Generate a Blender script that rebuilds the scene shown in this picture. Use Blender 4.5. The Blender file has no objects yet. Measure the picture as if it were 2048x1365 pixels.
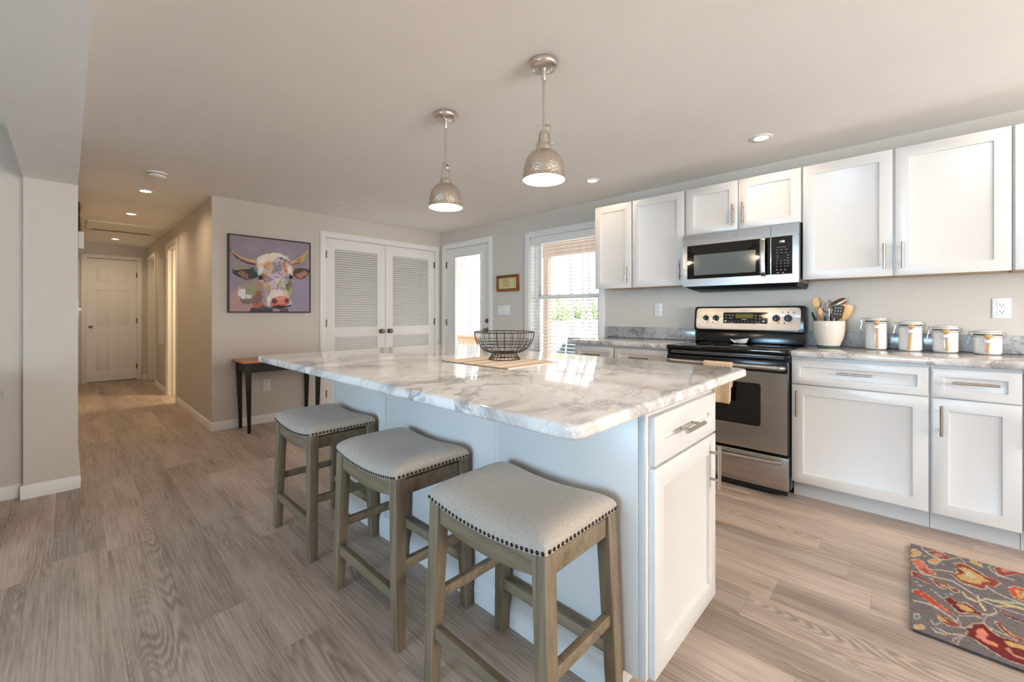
import bpy, bmesh, math, random
import numpy as np
from mathutils import Vector, Matrix
random.seed(7)
PI = math.pi
SC = bpy.context.scene
COL = SC.collection

# ---------------------------------------------------------------- camera, world, exposure
# World axes: +Y runs along the hallway, +X points at the wall with the range, camera above the origin.
FPX, YAW, HORIZON, CAM_H = 839.66, math.radians(46.599), 627.23, 1.1452
cam_data = bpy.data.cameras.new('camera')
cam_data.sensor_width = 36.0
cam_data.lens = FPX * 36.0 / 2048.0
cam_data.shift_y = -(682.5 - HORIZON) / 2048.0
cam_data.clip_start = 0.05
cam = bpy.data.objects.new('camera', cam_data)
COL.objects.link(cam)
cam.location = (0, 0, CAM_H)
cam.rotation_euler = (PI / 2, 0, -YAW)
SC.camera = cam

SC.view_settings.view_transform = 'Standard'
SC.view_settings.look = 'None'
SC.view_settings.gamma = 1.0
SC.view_settings.use_curve_mapping = False
SC.view_settings.exposure = 0.08
SC.cycles.use_denoising = True
SC.cycles.max_bounces = 9
SC.cycles.diffuse_bounces = 5
SC.cycles.glossy_bounces = 4
SC.cycles.transmission_bounces = 6
SC.cycles.transparent_max_bounces = 8
SC.cycles.caustics_reflective = False
SC.cycles.caustics_refractive = False
SC.cycles.sample_clamp_indirect = 6.0

SKY = 3.9          # daylight outside
DAY = 1.0          # daylight through the living room window and the added rear light
LAMP = 1.0         # warm lamps

world = bpy.data.worlds.new('world')
SC.world = world
world.use_nodes = True
bg = world.node_tree.nodes['Background']
bg.inputs['Color'].default_value = (0.93, 0.97, 1.0, 1)
bg.inputs['Strength'].default_value = SKY

def lin(c):
    return tuple((v / 255 / 12.92) if v / 255 <= 0.04045 else ((v / 255 + 0.055) / 1.055) ** 2.4 for v in c)

def area(name, loc, size, rot, power, color, parent=None, shape='RECTANGLE', spread=PI, portal=False):
    d = bpy.data.lights.new(name, 'AREA')
    d.shape = shape
    d.size = size[0]
    if shape in ('RECTANGLE', 'ELLIPSE'):
        d.size_y = size[1]
    d.energy = power
    d.color = color
    d.spread = spread
    d.cycles.is_portal = portal
    o = bpy.data.objects.new(name, d)
    COL.objects.link(o)
    o.location = loc
    o.rotation_euler = rot
    if parent:
        o.parent = parent
    return o

# daylight through the living room window, plus an added rear light for the ceiling
area('daylight_side', (-5.0, 0.95, 1.25), (1.5, 1.5), (0, -PI / 2, 0), 46 * DAY, (0.40, 0.71, 1.0), spread=math.radians(80))
area('ceiling_fill_rear', (1.4, -3.61, 1.40), (2.0, 1.1), (PI / 2 + .8, 0, 0), 180 * DAY, (1.0, 0.975, 0.945))  # unseen light added and tilted up to brighten the ceiling
# portals on the two openings in the kitchen wall
area('portal_door', (3.80, 4.32, 1.1), (1.7, 0.55), (0, PI / 2, 0), 1, (1, 1, 1), portal=True)
area('portal_window', (3.84, 2.72, 1.3), (1.3, 0.92), (0, PI / 2, 0), 1, (1, 1, 1), portal=True)

# ---------------------------------------------------------------- mesh helpers
class MB:
    """Collects shapes and links them as ONE mesh object."""
    def __init__(self):
        self.v, self.f, self.m, self.s = [], [], [], []
    def add(self, vs, fs, mi=0, smooth=False):
        n = len(self.v)
        self.v += [tuple(p) for p in vs]
        for f in fs:
            self.f.append(tuple(i + n for i in f)); self.m.append(mi); self.s.append(smooth)
    def box(self, x0, x1, y0, y1, z0, z1, mi=0):
        if x0 > x1: x0, x1 = x1, x0
        if y0 > y1: y0, y1 = y1, y0
        if z0 > z1: z0, z1 = z1, z0
        vs = [(x0,y0,z0),(x1,y0,z0),(x1,y1,z0),(x0,y1,z0),(x0,y0,z1),(x1,y0,z1),(x1,y1,z1),(x0,y1,z1)]
        self.add(vs, [(0,3,2,1),(4,5,6,7),(0,1,5,4),(1,2,6,5),(2,3,7,6),(3,0,4,7)], mi)
        return self
    def hexa(self, a, b, mi=0):
        """a, b: two quads (4 points each, same winding) joined as a solid."""
        self.add(list(a) + list(b), [(3,2,1,0),(4,5,6,7),(0,1,5,4),(1,2,6,5),(2,3,7,6),(3,0,4,7)], mi)
        return self
    def cyl(self, p0, p1, r0, r1=None, n=16, mi=0, smooth=True, cap=True):
        r1 = r0 if r1 is None else r1
        p0, p1 = Vector(p0), Vector(p1)
        d = (p1 - p0).normalized()
        a = d.orthogonal().normalized(); b = d.cross(a)
        vs = []
        for p, r in ((p0, r0), (p1, r1)):
            for k in range(n):
                t = 2 * PI * k / n
                vs.append(p + a * (r * math.cos(t)) + b * (r * math.sin(t)))
        self.add(vs, [(k, (k+1) % n, n + (k+1) % n, n + k) for k in range(n)], mi, smooth)
        if cap:
            self.add(vs[:n], [tuple(reversed(range(n)))], mi)
            self.add(vs[n:], [tuple(range(n))], mi)
        return self
    def lathe(self, prof, c=(0,0,0), n=32, mi=0, smooth=True, close=False):
        """prof: [(r, z)...] turned about the vertical through c."""
        vs, rows = [], []
        for r, z in prof:
            if r < 1e-6:
                rows.append([len(vs)]); vs.append((c[0], c[1], c[2] + z))
            else:
                rows.append(list(range(len(vs), len(vs) + n)))
                for k in range(n):
                    t = 2 * PI * k / n
                    vs.append((c[0] + r * math.cos(t), c[1] + r * math.sin(t), c[2] + z))
        fs = []
        for A, B in zip(rows, rows[1:]):
            for k in range(n):
                k2 = (k + 1) % n
                if len(A) == 1 and len(B) == 1: continue
                if len(A) == 1: fs.append((A[0], B[k2], B[k]))
                elif len(B) == 1: fs.append((A[k], A[k2], B[0]))
                else: fs.append((A[k], A[k2], B[k2], B[k]))
        self.add(vs, fs, mi, smooth)
        return self
    def tube(self, pts, r, n=8, mi=0, closed=False, smooth=True, cap=True):
        P = [Vector(p) for p in pts]
        m = len(P)
        vs = []
        up = None
        for i, p in enumerate(P):
            q0 = P[(i - 1) % m] if (closed or i > 0) else P[i]
            q1 = P[(i + 1) % m] if (closed or i < m - 1) else P[i]
            d = (q1 - q0).normalized()
            if up is None: up = d.orthogonal().normalized()
            up = (up - d * up.dot(d))
            up = up.normalized() if up.length > 1e-6 else d.orthogonal().normalized()
            b = d.cross(up)
            rr = r[i] if isinstance(r, (list, tuple)) else r
            for k in range(n):
                t = 2 * PI * k / n
                vs.append(p + up * (rr * math.cos(t)) + b * (rr * math.sin(t)))
        fs = []
        for i in range(m if closed else m - 1):
            j = (i + 1) % m
            for k in range(n):
                k2 = (k + 1) % n
                fs.append((i*n + k, i*n + k2, j*n + k2, j*n + k))
        self.add(vs, fs, mi, smooth)
        if cap and not closed:
            self.add(vs[:n], [tuple(reversed(range(n)))], mi)
            self.add(vs[-n:], [tuple(range(n))], mi)
        return self
    def ribbon(self, pts, side, w, t, mi=0, smooth=False):
        """A flat strap w wide and t thick that follows pts; side: its width direction."""
        P = [Vector(p) for p in pts]; S = Vector(side).normalized()
        vs = []
        for i, p in enumerate(P):
            d = (P[min(i+1, len(P)-1)] - P[max(i-1, 0)]).normalized()
            nrm = d.cross(S).normalized()
            for a, b in ((-1,-1),(1,-1),(1,1),(-1,1)):
                vs.append(p + S * (a * w / 2) + nrm * (b * t / 2))
        fs = []
        for i in range(len(P) - 1):
            for k in range(4):
                k2 = (k + 1) % 4
                fs.append((i*4 + k, i*4 + k2, i*4 + 4 + k2, i*4 + 4 + k))
        fs += [(3,2,1,0), tuple(len(vs) - 4 + k for k in range(4))]
        self.add(vs, fs, mi, smooth)
        return self
    def sphere(self, c, r, n=12, m=8, mi=0, sc=(1,1,1), rot=None):
        prof = [(math.sin(PI * i / m), -math.cos(PI * i / m)) for i in range(m + 1)]
        prof[0] = (0, -1); prof[-1] = (0, 1)
        t = MB(); t.lathe(prof, n=n)
        vs = [Vector((p[0]*r*sc[0], p[1]*r*sc[1], p[2]*r*sc[2])) for p in t.v]
        if rot: vs = [rot @ p for p in vs]
        self.add([p + Vector(c) for p in vs], t.f, mi, True)
        return self
    def poly_prism(self, pts, axis, a, b, mi=0):
        """pts: 2D outline; axis: 'x','y','z' it is extruded along from a to b."""
        def P(u, v, w):
            return {'x': (w, u, v), 'y': (u, w, v), 'z': (u, v, w)}[axis]
        n = len(pts)
        vs = [P(u, v, a) for u, v in pts] + [P(u, v, b) for u, v in pts]
        self.add(vs, [tuple(reversed(range(n))), tuple(range(n, 2*n))] + [(k, (k+1) % n, n + (k+1) % n, n + k) for k in range(n)], mi)
        return self
    def build(self, name, mat, parent=None, bevel=0.0, seg=2, off=None, subsurf=0):
        me = bpy.data.meshes.new(name)
        o0 = Vector(off) if off is not None else (Vector(ORIGIN.get(root_of(parent), (0,0,0))) if parent else Vector((0,0,0)))
        me.from_pydata([tuple(Vector(p) - o0) for p in self.v], [], self.f)
        mats = mat if isinstance(mat, (list, tuple)) else [mat]
        for m_ in mats: me.materials.append(m_)
        me.polygons.foreach_set('material_index', [min(i, len(mats)-1) for i in self.m])
        me.polygons.foreach_set('use_smooth', self.s)
        bm = bmesh.new(); bm.from_mesh(me)
        bmesh.ops.remove_doubles(bm, verts=bm.verts, dist=1e-6)
        bmesh.ops.recalc_face_normals(bm, faces=bm.faces)
        if bevel > 0:
            es = [e for e in bm.edges if len(e.link_faces) == 2 and e.calc_face_angle(0) > 0.5]
            if es:
                r = bmesh.ops.bevel(bm, geom=es, offset=bevel, segments=seg, profile=0.5, affect='EDGES', clamp_overlap=True)
                for f in r['faces']: f.smooth = True
        bm.to_mesh(me); bm.free()
        me.set_sharp_from_angle(angle=0.9)
        o = bpy.data.objects.new(name, me)
        COL.objects.link(o)
        if parent: o.parent = parent
        else:
            o.location = o0
        if subsurf:
            md = o.modifiers.new('smooth', 'SUBSURF'); md.levels = subsurf; md.render_levels = subsurf
        return o

ORIGIN = {}
def root_of(o):
    while o is not None and o.parent is not None: o = o.parent
    return o.name if o is not None else None

def tag(o, label, cat, group=None, kind=None):
    o['label'] = label; o['category'] = cat
    if group: o['group'] = group
    if kind: o['kind'] = kind
    return o

def thing(name, loc, label, cat, group=None, kind=None):
    """An Empty at the thing's base; parts are built in world coordinates and re-expressed against it."""
    o = bpy.data.objects.new(name, None); COL.objects.link(o)
    o.empty_display_size = 0.1
    o.location = loc
    ORIGIN[o.name] = tuple(loc)
    return tag(o, label, cat, group, kind)

def solo(o, label, cat, group=None, kind=None):
    return tag(o, label, cat, group, kind)

def move_origin(o):
    """Put a single-mesh thing's origin at the centre of its base."""
    vs = [v.co for v in o.data.vertices]
    c = Vector(((min(v.x for v in vs) + max(v.x for v in vs)) / 2, (min(v.y for v in vs) + max(v.y for v in vs)) / 2, min(v.z for v in vs)))
    o.data.transform(Matrix.Translation(-c)); o.location = o.location + c
    return o

def dup(root, loc, label, group=None, rotz=None):
    """A copy of a thing with copies of its parts and sub-parts."""
    r = root.copy(); COL.objects.link(r); r.location = loc
    if rotz is not None: r.rotation_euler = (0, 0, rotz)
    r['label'] = label
    if group: r['group'] = group
    for ch in list(root.children):
        c = ch.copy(); COL.objects.link(c); c.parent = r
        for g in list(ch.children):
            d = g.copy(); COL.objects.link(d); d.parent = c
    return r

def struct(name, mb, mat, label, cat, bevel=0.0):
    o = mb.build(name, mat, None, bevel)
    return tag(o, label, cat, None, 'structure')

def edge(o, width=0.002, seg=2):
    md = o.modifiers.new('edges', 'BEVEL'); md.width = width; md.segments = seg; md.limit_method = 'ANGLE'; md.angle_limit = 0.6
    return o
# ---------------------------------------------------------------- materials
def nt(name):
    m = bpy.data.materials.new(name); m.use_nodes = True
    t = m.node_tree
    return m, t, t.nodes['Principled BSDF']
def N(t, kind, **kw):
    n = t.nodes.new(kind)
    for k, v in kw.items():
        if k in n.inputs.keys() if hasattr(n.inputs, 'keys') else False:
            n.inputs[k].default_value = v
        else:
            setattr(n, k, v)
    return n
def L(t, a, b): t.links.new(a, b)
def math_(t, op, a, b=None, clamp=False):
    n = t.nodes.new('ShaderNodeMath'); n.operation = op; n.use_clamp = clamp
    for i, x in enumerate((a, b)):
        if x is None: continue
        if isinstance(x, (int, float)): n.inputs[i].default_value = x
        else: L(t, x, n.inputs[i])
    return n.outputs[0]
def ramp(t, fac, stops, interp='LINEAR'):
    n = t.nodes.new('ShaderNodeValToRGB'); n.color_ramp.interpolation = interp
    el = n.color_ramp.elements
    while len(el) < len(stops): el.new(0.5)
    for e, (p, c) in zip(el, stops):
        e.position = p; e.color = (*c, 1) if len(c) == 3 else c
    L(t, fac, n.inputs[0]); return n.outputs[0]
def mix(t, fac, a, b, blend='MIX'):
    n = t.nodes.new('ShaderNodeMix'); n.data_type = 'RGBA'; n.blend_type = blend
    for s, x in ((n.inputs[0], fac), (n.inputs[6], a), (n.inputs[7], b)):
        if isinstance(x, (int, float)): s.default_value = x
        elif isinstance(x, tuple): s.default_value = (*x, 1) if len(x) == 3 else x
        else: L(t, x, s)
    return n.outputs[2]
def coords(t, kind='Object', scale=(1,1,1), world=False):
    if world:
        g = t.nodes.new('ShaderNodeNewGeometry'); out = g.outputs['Position']
    else:
        g = t.nodes.new('ShaderNodeTexCoord'); out = g.outputs[kind]
    mp = t.nodes.new('ShaderNodeMapping'); mp.inputs['Scale'].default_value = scale
    L(t, out, mp.inputs['Vector']); return mp.outputs[0]
def noise(t, vec, scale, detail=3, rough=0.5, dist=0.0):
    n = t.nodes.new('ShaderNodeTexNoise'); n.inputs['Scale'].default_value = scale; n.inputs['Detail'].default_value = detail
    n.inputs['Roughness'].default_value = rough; n.inputs['Distortion'].default_value = dist
    if vec is not None: L(t, vec, n.inputs['Vector'])
    return n.outputs['Fac']
def bump(t, b, h, strength=0.2, dist=0.002):
    n = t.nodes.new('ShaderNodeBump'); n.inputs['Strength'].default_value = strength; n.inputs['Distance'].default_value = dist
    L(t, h, n.inputs['Height']); L(t, n.outputs[0], b.inputs['Normal'])
def plain(name, rgb, rough=0.5, metal=0.0, var=0.03, vs=6.0, bmp=0.0, bs=200.0, spec=0.5, coat=0.0):
    m, t, b = nt(name)
    c = lin(rgb)
    vec = coords(t)
    f = noise(t, vec, vs, 3)
    lo = tuple(max(0, x * (1 - var)) for x in c); hi = tuple(min(1, x * (1 + var)) for x in c)
    L(t, ramp(t, f, [(0.3, lo), (0.7, hi)]), b.inputs['Base Color'])
    b.inputs['Roughness'].default_value = rough; b.inputs['Metallic'].default_value = metal
    b.inputs['Specular IOR Level'].default_value = spec
    b.inputs['Coat Weight'].default_value = coat; b.inputs['Coat Roughness'].default_value = 0.08
    if bmp: bump(t, b, noise(t, vec, bs, 2), bmp, 0.001)
    return m
def glow(name, rgb, strength):
    m, t, b = nt(name)
    b.inputs['Base Color'].default_value = (*lin(rgb), 1)
    b.inputs['Emission Color'].default_value = (*lin(rgb), 1); b.inputs['Emission Strength'].default_value = strength
    return m
def glass(name, tint=(1,1,1), mixf=0.10):
    m = bpy.data.materials.new(name); m.use_nodes = True; t = m.node_tree; t.nodes.clear()
    o = t.nodes.new('ShaderNodeOutputMaterial'); tr = t.nodes.new('ShaderNodeBsdfTransparent'); g = t.nodes.new('ShaderNodeBsdfGlossy')
    tr.inputs[0].default_value = (*tint, 1); g.inputs['Roughness'].default_value = 0.02
    lw = t.nodes.new('ShaderNodeLayerWeight'); lw.inputs[0].default_value = 0.5
    fr = math_(t, 'MULTIPLY_ADD', math_(t, 'POWER', lw.outputs['Facing'], 4.0), 0.45); fr.node.inputs[2].default_value = 0.02
    mx = t.nodes.new('ShaderNodeMixShader'); L(t, fr, mx.inputs[0]); L(t, tr.outputs[0], mx.inputs[1]); L(t, g.outputs[0], mx.inputs[2])
    L(t, mx.outputs[0], o.inputs[0]); return m
def steel(name, rgb, rough=0.28, axis='y', streak=0.25, aniso=0.6):
    m, t, b = nt(name)
    s = {'y': (1400, 1.5, 1400), 'z': (1400, 1400, 1.5), 'x': (1.5, 1400, 1400)}[axis]
    f = noise(t, coords(t, scale=s), 1.0, 1, 0.5)
    c = lin(rgb)
    L(t, ramp(t, f, [(0.25, tuple(x * (1 - streak * .4) for x in c)), (0.75, c)]), b.inputs['Base Color'])
    b.inputs['Metallic'].default_value = 1.0
    L(t, ramp(t, f, [(0.2, (rough * .8,) * 3), (0.8, (rough * 1.25,) * 3)]), b.inputs['Roughness'])
    b.inputs['Anisotropic'].default_value = aniso
    return m
def wood(name, c0, c1, c2, rough=0.45, axis='z', scale=1.0, coat=0.0):
    m, t, b = nt(name)
    s = {'x': (1.5, 26, 26), 'y': (26, 1.5, 26), 'z': (26, 26, 1.5)}[axis]
    v = coords(t, scale=tuple(k * scale for k in s))
    f = noise(t, v, 1.0, 5, 0.6, 0.6)
    f2 = noise(t, v, 5.0, 2, 0.5)
    k = math_(t, 'ADD', math_(t, 'MULTIPLY', f, 0.75), math_(t, 'MULTIPLY', f2, 0.25))
    L(t, ramp(t, k, [(0.32, lin(c0)), (0.5, lin(c1)), (0.68, lin(c2))]), b.inputs['Base Color'])
    b.inputs['Roughness'].default_value = rough
    b.inputs['Coat Weight'].default_value = coat
    bump(t, b, k, 0.12, 0.001)
    return m
def marble(name, base, warm, vein, dark, scale=1.0, amount=1.0, rough=0.06):
    m, t, b = nt(name)
    v0 = coords(t, world=True, scale=(scale, scale, scale * 1.4))
    # warp the coordinates so that veins run in long drifts
    w = t.nodes.new('ShaderNodeTexNoise'); w.inputs['Scale'].default_value = 1.6; w.inputs['Detail'].default_value = 4
    L(t, v0, w.inputs['Vector'])
    va = t.nodes.new('ShaderNodeVectorMath'); va.operation = 'MULTIPLY_ADD'
    L(t, w.outputs['Color'], va.inputs[0]); va.inputs[1].default_value = (0.9, 0.9, 0.9); L(t, v0, va.inputs[2])
    mp = t.nodes.new('ShaderNodeMapping'); mp.inputs['Rotation'].default_value = (0, 0, 0.75); mp.inputs['Scale'].default_value = (1.0, 2.3, 1.0)
    L(t, va.outputs[0], mp.inputs['Vector'])
    vec = mp.outputs[0]
    def veins(sc, width, detail):
        n = noise(t, vec, sc, detail, 0.62)
        d = math_(t, 'ABSOLUTE', math_(t, 'SUBTRACT', n, 0.5))
        return ramp(t, d, [(0.0, (1, 1, 1)), (width, (0, 0, 0))])
    big = noise(t, vec, 1.5, 4, 0.6)
    patch = ramp(t, big, [(0.42, (0, 0, 0)), (0.66, (1, 1, 1))])
    col = mix(t, math_(t, 'MULTIPLY', patch, 0.75 * amount), lin(base), lin(warm))
    v1 = veins(2.0, 0.045, 6)
    v2 = veins(5.5, 0.05, 5)
    vm = math_(t, 'MULTIPLY', v1, ramp(t, noise(t, v0, 2.3, 3), [(0.38, (0.0,) * 3), (0.62, (1,) * 3)]))
    vm2 = math_(t, 'MULTIPLY', v2, ramp(t, noise(t, v0, 3.1, 3), [(0.45, (0,) * 3), (0.68, (0.8,) * 3)]))
    col = mix(t, math_(t, 'MULTIPLY', vm, 0.72 * amount), col, lin(vein))
    col = mix(t, math_(t, 'MULTIPLY', vm2, 0.65 * amount), col, lin(vein))
    # dark speckled drifts
    drift = ramp(t, noise(t, vec, 2.7, 5, 0.7), [(0.57, (0,) * 3), (0.72, (1,) * 3)])
    spk = ramp(t, noise(t, v0, 42, 3, 0.7), [(0.42, (0,) * 3), (0.62, (1,) * 3)])
    col = mix(t, math_(t, 'MULTIPLY', math_(t, 'MULTIPLY', drift, spk), 0.85 * amount), col, lin(dark))
    L(t, col, b.inputs['Base Color'])
    b.inputs['Roughness'].default_value = rough
    b.inputs['Specular IOR Level'].default_value = 0.55
    return m
def planks(name):
    """Grey-brown vinyl planks 0.18 x 1.22 m that run along Y, with cathedral grain."""
    m, t, b = nt(name)
    g = t.nodes.new('ShaderNodeNewGeometry')
    sp = t.nodes.new('ShaderNodeSeparateXYZ'); L(t, g.outputs['Position'], sp.inputs[0])
    x, y = sp.outputs[0], sp.outputs[1]
    u = math_(t, 'DIVIDE', math_(t, 'ADD', x, 20.03), 0.18)
    row = math_(t, 'FLOOR', u)
    wn = t.nodes.new('ShaderNodeTexWhiteNoise'); wn.noise_dimensions = '1D'; L(t, row, wn.inputs['W'])
    w = math_(t, 'ADD', math_(t, 'DIVIDE', math_(t, 'ADD', y, 30.0), 1.22), wn.outputs['Value'])
    idx = math_(t, 'FLOOR', w)
    cb = t.nodes.new('ShaderNodeCombineXYZ'); L(t, row, cb.inputs[0]); L(t, idx, cb.inputs[1])
    wp = t.nodes.new('ShaderNodeTexWhiteNoise'); wp.noise_dimensions = '2D'; L(t, cb.outputs[0], wp.inputs['Vector'])
    rnd = wp.outputs['Value']
    sc = t.nodes.new('ShaderNodeSeparateColor'); L(t, wp.outputs['Color'], sc.inputs[0])
    def grain(sx, sy, ofs):
        c = t.nodes.new('ShaderNodeCombineXYZ')
        L(t, math_(t, 'MULTIPLY', x, sx), c.inputs[0])
        L(t, math_(t, 'ADD', math_(t, 'MULTIPLY', y, sy), math_(t, 'MULTIPLY', rnd, 37.0)), c.inputs[1])
        L(t, math_(t, 'MULTIPLY', rnd, ofs), c.inputs[2])
        return c.outputs[0]
    cath = math_(t, 'ADD', noise(t, grain(6.5, 0.85, 91.0), 1.0, 0.6, 0.4, 0.0), math_(t, 'MULTIPLY', noise(t, grain(40, 3.0, 11.0), 1.0, 2, 0.5), 0.035))
    rings = math_(t, 'MULTIPLY_ADD', math_(t, 'SINE', math_(t, 'MULTIPLY', cath, 320.0)), 0.5)
    rings.node.inputs[2].default_value = 0.5
    ringmask = ramp(t, noise(t, grain(7.0, 0.8, 53.0), 1.0, 2), [(0.50, (0.04,) * 3), (0.64, (1,) * 3)])
    fine = noise(t, grain(150, 4.0, 17.0), 1.0, 3, 0.6)
    broad = noise(t, grain(9.0, 1.4, 29.0), 1.0, 4, 0.6)
    k = math_(t, 'ADD', math_(t, 'MULTIPLY', fine, 0.55), math_(t, 'MULTIPLY', broad, 0.45))
    col = ramp(t, k, [(0.26, lin((124, 108, 97))), (0.42, lin((168, 150, 137))), (0.58, lin((196, 179, 166))), (0.74, lin((214, 199, 187)))])
    col = mix(t, math_(t, 'MULTIPLY', math_(t, 'MULTIPLY', rings, ringmask), 0.55), col, lin((104, 92, 84)))
    # every plank has its own tone
    tone = ramp(t, sc.outputs[0], [(0.0, (0.76,) * 3), (0.5, (0.93, 0.92, 0.91)), (1.0, (1.10, 1.08, 1.05))])
    col = mix(t, 1.0, col, tone, 'MULTIPLY')
    fu = math_(t, 'FRACT', u); fw = math_(t, 'FRACT', w)
    eu = math_(t, 'MINIMUM', fu, math_(t, 'SUBTRACT', 1.0, fu)); ew = math_(t, 'MINIMUM', fw, math_(t, 'SUBTRACT', 1.0, fw))
    seam = math_(t, 'MAXIMUM', math_(t, 'LESS_THAN', eu, 0.0055), math_(t, 'LESS_THAN', ew, 0.0007))
    col = mix(t, math_(t, 'MULTIPLY', seam, 0.32), col, lin((84, 72, 62)))
    L(t, col, b.inputs['Base Color'])
    L(t, ramp(t, k, [(0.2, (0.50,) * 3), (0.8, (0.36,) * 3)]), b.inputs['Roughness'])
    b.inputs['Specular IOR Level'].default_value = 0.35
    h = math_(t, 'SUBTRACT', k, seam)
    bump(t, b, h, 0.18, 0.0012)
    return m
def linen(name, rgb, dark):
    m, t, b = nt(name)
    f = noise(t, coords(t, scale=(1500, 90, 600)), 1.0, 2, 0.6)
    f2 = noise(t, coords(t, scale=(90, 1500, 600)), 1.0, 2, 0.6)
    k = math_(t, 'MULTIPLY', math_(t, 'ADD', f, f2), 0.5)
    L(t, ramp(t, k, [(0.36, lin(dark)), (0.62, lin(rgb))]), b.inputs['Base Color'])
    b.inputs['Roughness'].default_value = 0.95; b.inputs['Specular IOR Level'].default_value = 0.15
    b.inputs['Sheen Weight'].default_value = 0.25
    bump(t, b, k, 0.35, 0.001)
    return m
def stripes(name, c0, c1, period, duty=0.4, axis='y', rough=0.9, c2=None):
    m, t, b = nt(name)
    sp = t.nodes.new('ShaderNodeSeparateXYZ'); L(t, coords(t), sp.inputs[0])
    q = sp.outputs['XYZ'.index(axis.upper())]
    fr = math_(t, 'FRACT', math_(t, 'DIVIDE', math_(t, 'ADD', q, 10.0), period))
    col = mix(t, math_(t, 'LESS_THAN', fr, duty), lin(c0), lin(c1))
    if c2:
        fr2 = math_(t, 'FRACT', math_(t, 'DIVIDE', math_(t, 'ADD', q, 10.02), period * 2.7))
        col = mix(t, math_(t, 'LESS_THAN', fr2, 0.16), col, lin(c2))
    L(t, col, b.inputs['Base Color']); b.inputs['Roughness'].default_value = rough; b.inputs['Specular IOR Level'].default_value = 0.1
    bump(t, b, noise(t, coords(t), 900, 2), 0.2, 0.001)
    return m
def attr_mat(name, rough=0.6, bs=300, bmp=0.1, spec=0.3):
    m, t, b = nt(name)
    a = t.nodes.new('ShaderNodeVertexColor'); a.layer_name = 'paint'
    L(t, a.outputs['Color'], b.inputs['Base Color']); b.inputs['Roughness'].default_value = rough; b.inputs['Specular IOR Level'].default_value = spec
    bump(t, b, noise(t, coords(t), bs, 3), bmp, 0.002)
    return m
def hammered(name, rgb):
    m, t, b = nt(name)
    v = t.nodes.new('ShaderNodeTexVoronoi'); v.inputs['Scale'].default_value = 165; v.feature = 'SMOOTH_F1'
    L(t, coords(t), v.inputs['Vector'])
    f = noise(t, coords(t), 60, 3)
    c = lin(rgb)
    L(t, ramp(t, f, [(0.3, tuple(x * .85 for x in c)), (0.7, c)]), b.inputs['Base Color'])
    b.inputs['Metallic'].default_value = 1; b.inputs['Roughness'].default_value = 0.33
    bump(t, b, v.outputs['Distance'], 0.8, 0.0025)
    return m

M = {}
M['wall'] = plain('wall_paint', (211, 204, 194), 0.85, var=0.01, bmp=0.08, bs=350, spec=0.2)
M['ceiling'] = plain('ceiling_paint', (244, 241, 237), 0.9, var=0.01, bmp=0.06, bs=300, spec=0.15)
M['trim'] = plain('trim_paint', (236, 234, 230), 0.4, var=0.008)
M['cab'] = plain('cabinet_paint', (214, 211, 207), 0.32, var=0.006)
M['cab_in'] = plain('cabinet_underside_maple', (196, 156, 112), 0.5, var=0.08, vs=9)
M['door'] = plain('door_paint', (232, 229, 224), 0.42, var=0.008)
M['floor'] = planks('vinyl_planks')
M['marble'] = marble('island_stone', (240, 238, 235), (214, 204, 196), (136, 132, 131), (104, 106, 112), 1.0, 1.12)
M['granite'] = marble('counter_stone', (216, 212, 208), (180, 172, 166), (116, 114, 115), (84, 86, 92), 1.7, 1.25)
M['splash'] = marble('backsplash_stone', (186, 185, 184), (160, 160, 161), (98, 100, 103), (82, 85, 90), 2.4, 1.2, 0.15)
M['pull'] = steel('bar_pull_nickel', (178, 166, 152), 0.3, 'z', 0.2, 0.3)
M['nickel'] = steel('brushed_nickel', (218, 210, 200), 0.30, 'z', 0.2, 0.3)
M['steel'] = steel('stainless_steel', (184, 182, 179), 0.25, 'y', 0.12, 0.6)
M['steel_dark'] = steel('stainless_edge', (150, 146, 142), 0.35, 'z')
M['black'] = plain('black_enamel', (16, 16, 17), 0.18, var=0.1)
M['black_glass'] = plain('black_glass', (8, 8, 9), 0.04, var=0.1, spec=0.6)
M['black_matte'] = plain('black_plastic', (22, 22, 23), 0.5, var=0.1)
M['oven_glass'] = plain('oven_window_glass', (14, 12, 9), 0.05, var=0.2, spec=0.6)
M['stool_wood'] = wood('driftwood_stain', (98, 83, 64), (124, 109, 87), (144, 127, 103), 0.5, 'z', 1.2)
M['stool_wood_h'] = wood('driftwood_stain_rail', (98, 83, 64), (124, 109, 87), (144, 127, 103), 0.5, 'y', 1.2)
M['linen'] = linen('grey_linen', (198, 187, 174), (152, 143, 132))
M['nail'] = plain('antique_nailheads', (60, 52, 46), 0.3, 0.9, var=0.2)
M['table_black'] = plain('black_painted_wood', (20, 20, 22), 0.45, var=0.15, bmp=0.05)
M['table_top'] = wood('amber_wood_top', (150, 86, 38), (186, 112, 54), (206, 136, 74), 0.35, 'x', 0.7, 0.3)
M['plastic'] = plain('white_plastic', (238, 236, 234), 0.35, var=0.005)
M['slot'] = plain('socket_slot', (40, 38, 36), 0.6)
M['brass'] = plain('satin_nickel_knob', (150, 138, 120), 0.28, 1.0, var=0.05)
M['hinge'] = plain('hinge_metal', (112, 104, 94), 0.35, 0.9, var=0.08)
M['ceramic'] = plain('white_ceramic', (236, 233, 229), 0.12, var=0.006, spec=0.6)
M['cream'] = plain('cream_ceramic', (232, 221, 203), 0.12, var=0.01, spec=0.6)
M['green_glaze'] = plain('green_glaze', (78, 110, 104), 0.15, var=0.08)
M['spoon_wood'] = wood('light_beech', (190, 146, 92), (210, 168, 112), (222, 184, 132), 0.5, 'z', 1.0)
M['honey_wood'] = wood('honey_beech', (186, 142, 88), (204, 162, 106), (216, 178, 124), 0.5, 'z', 1.0)
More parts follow.
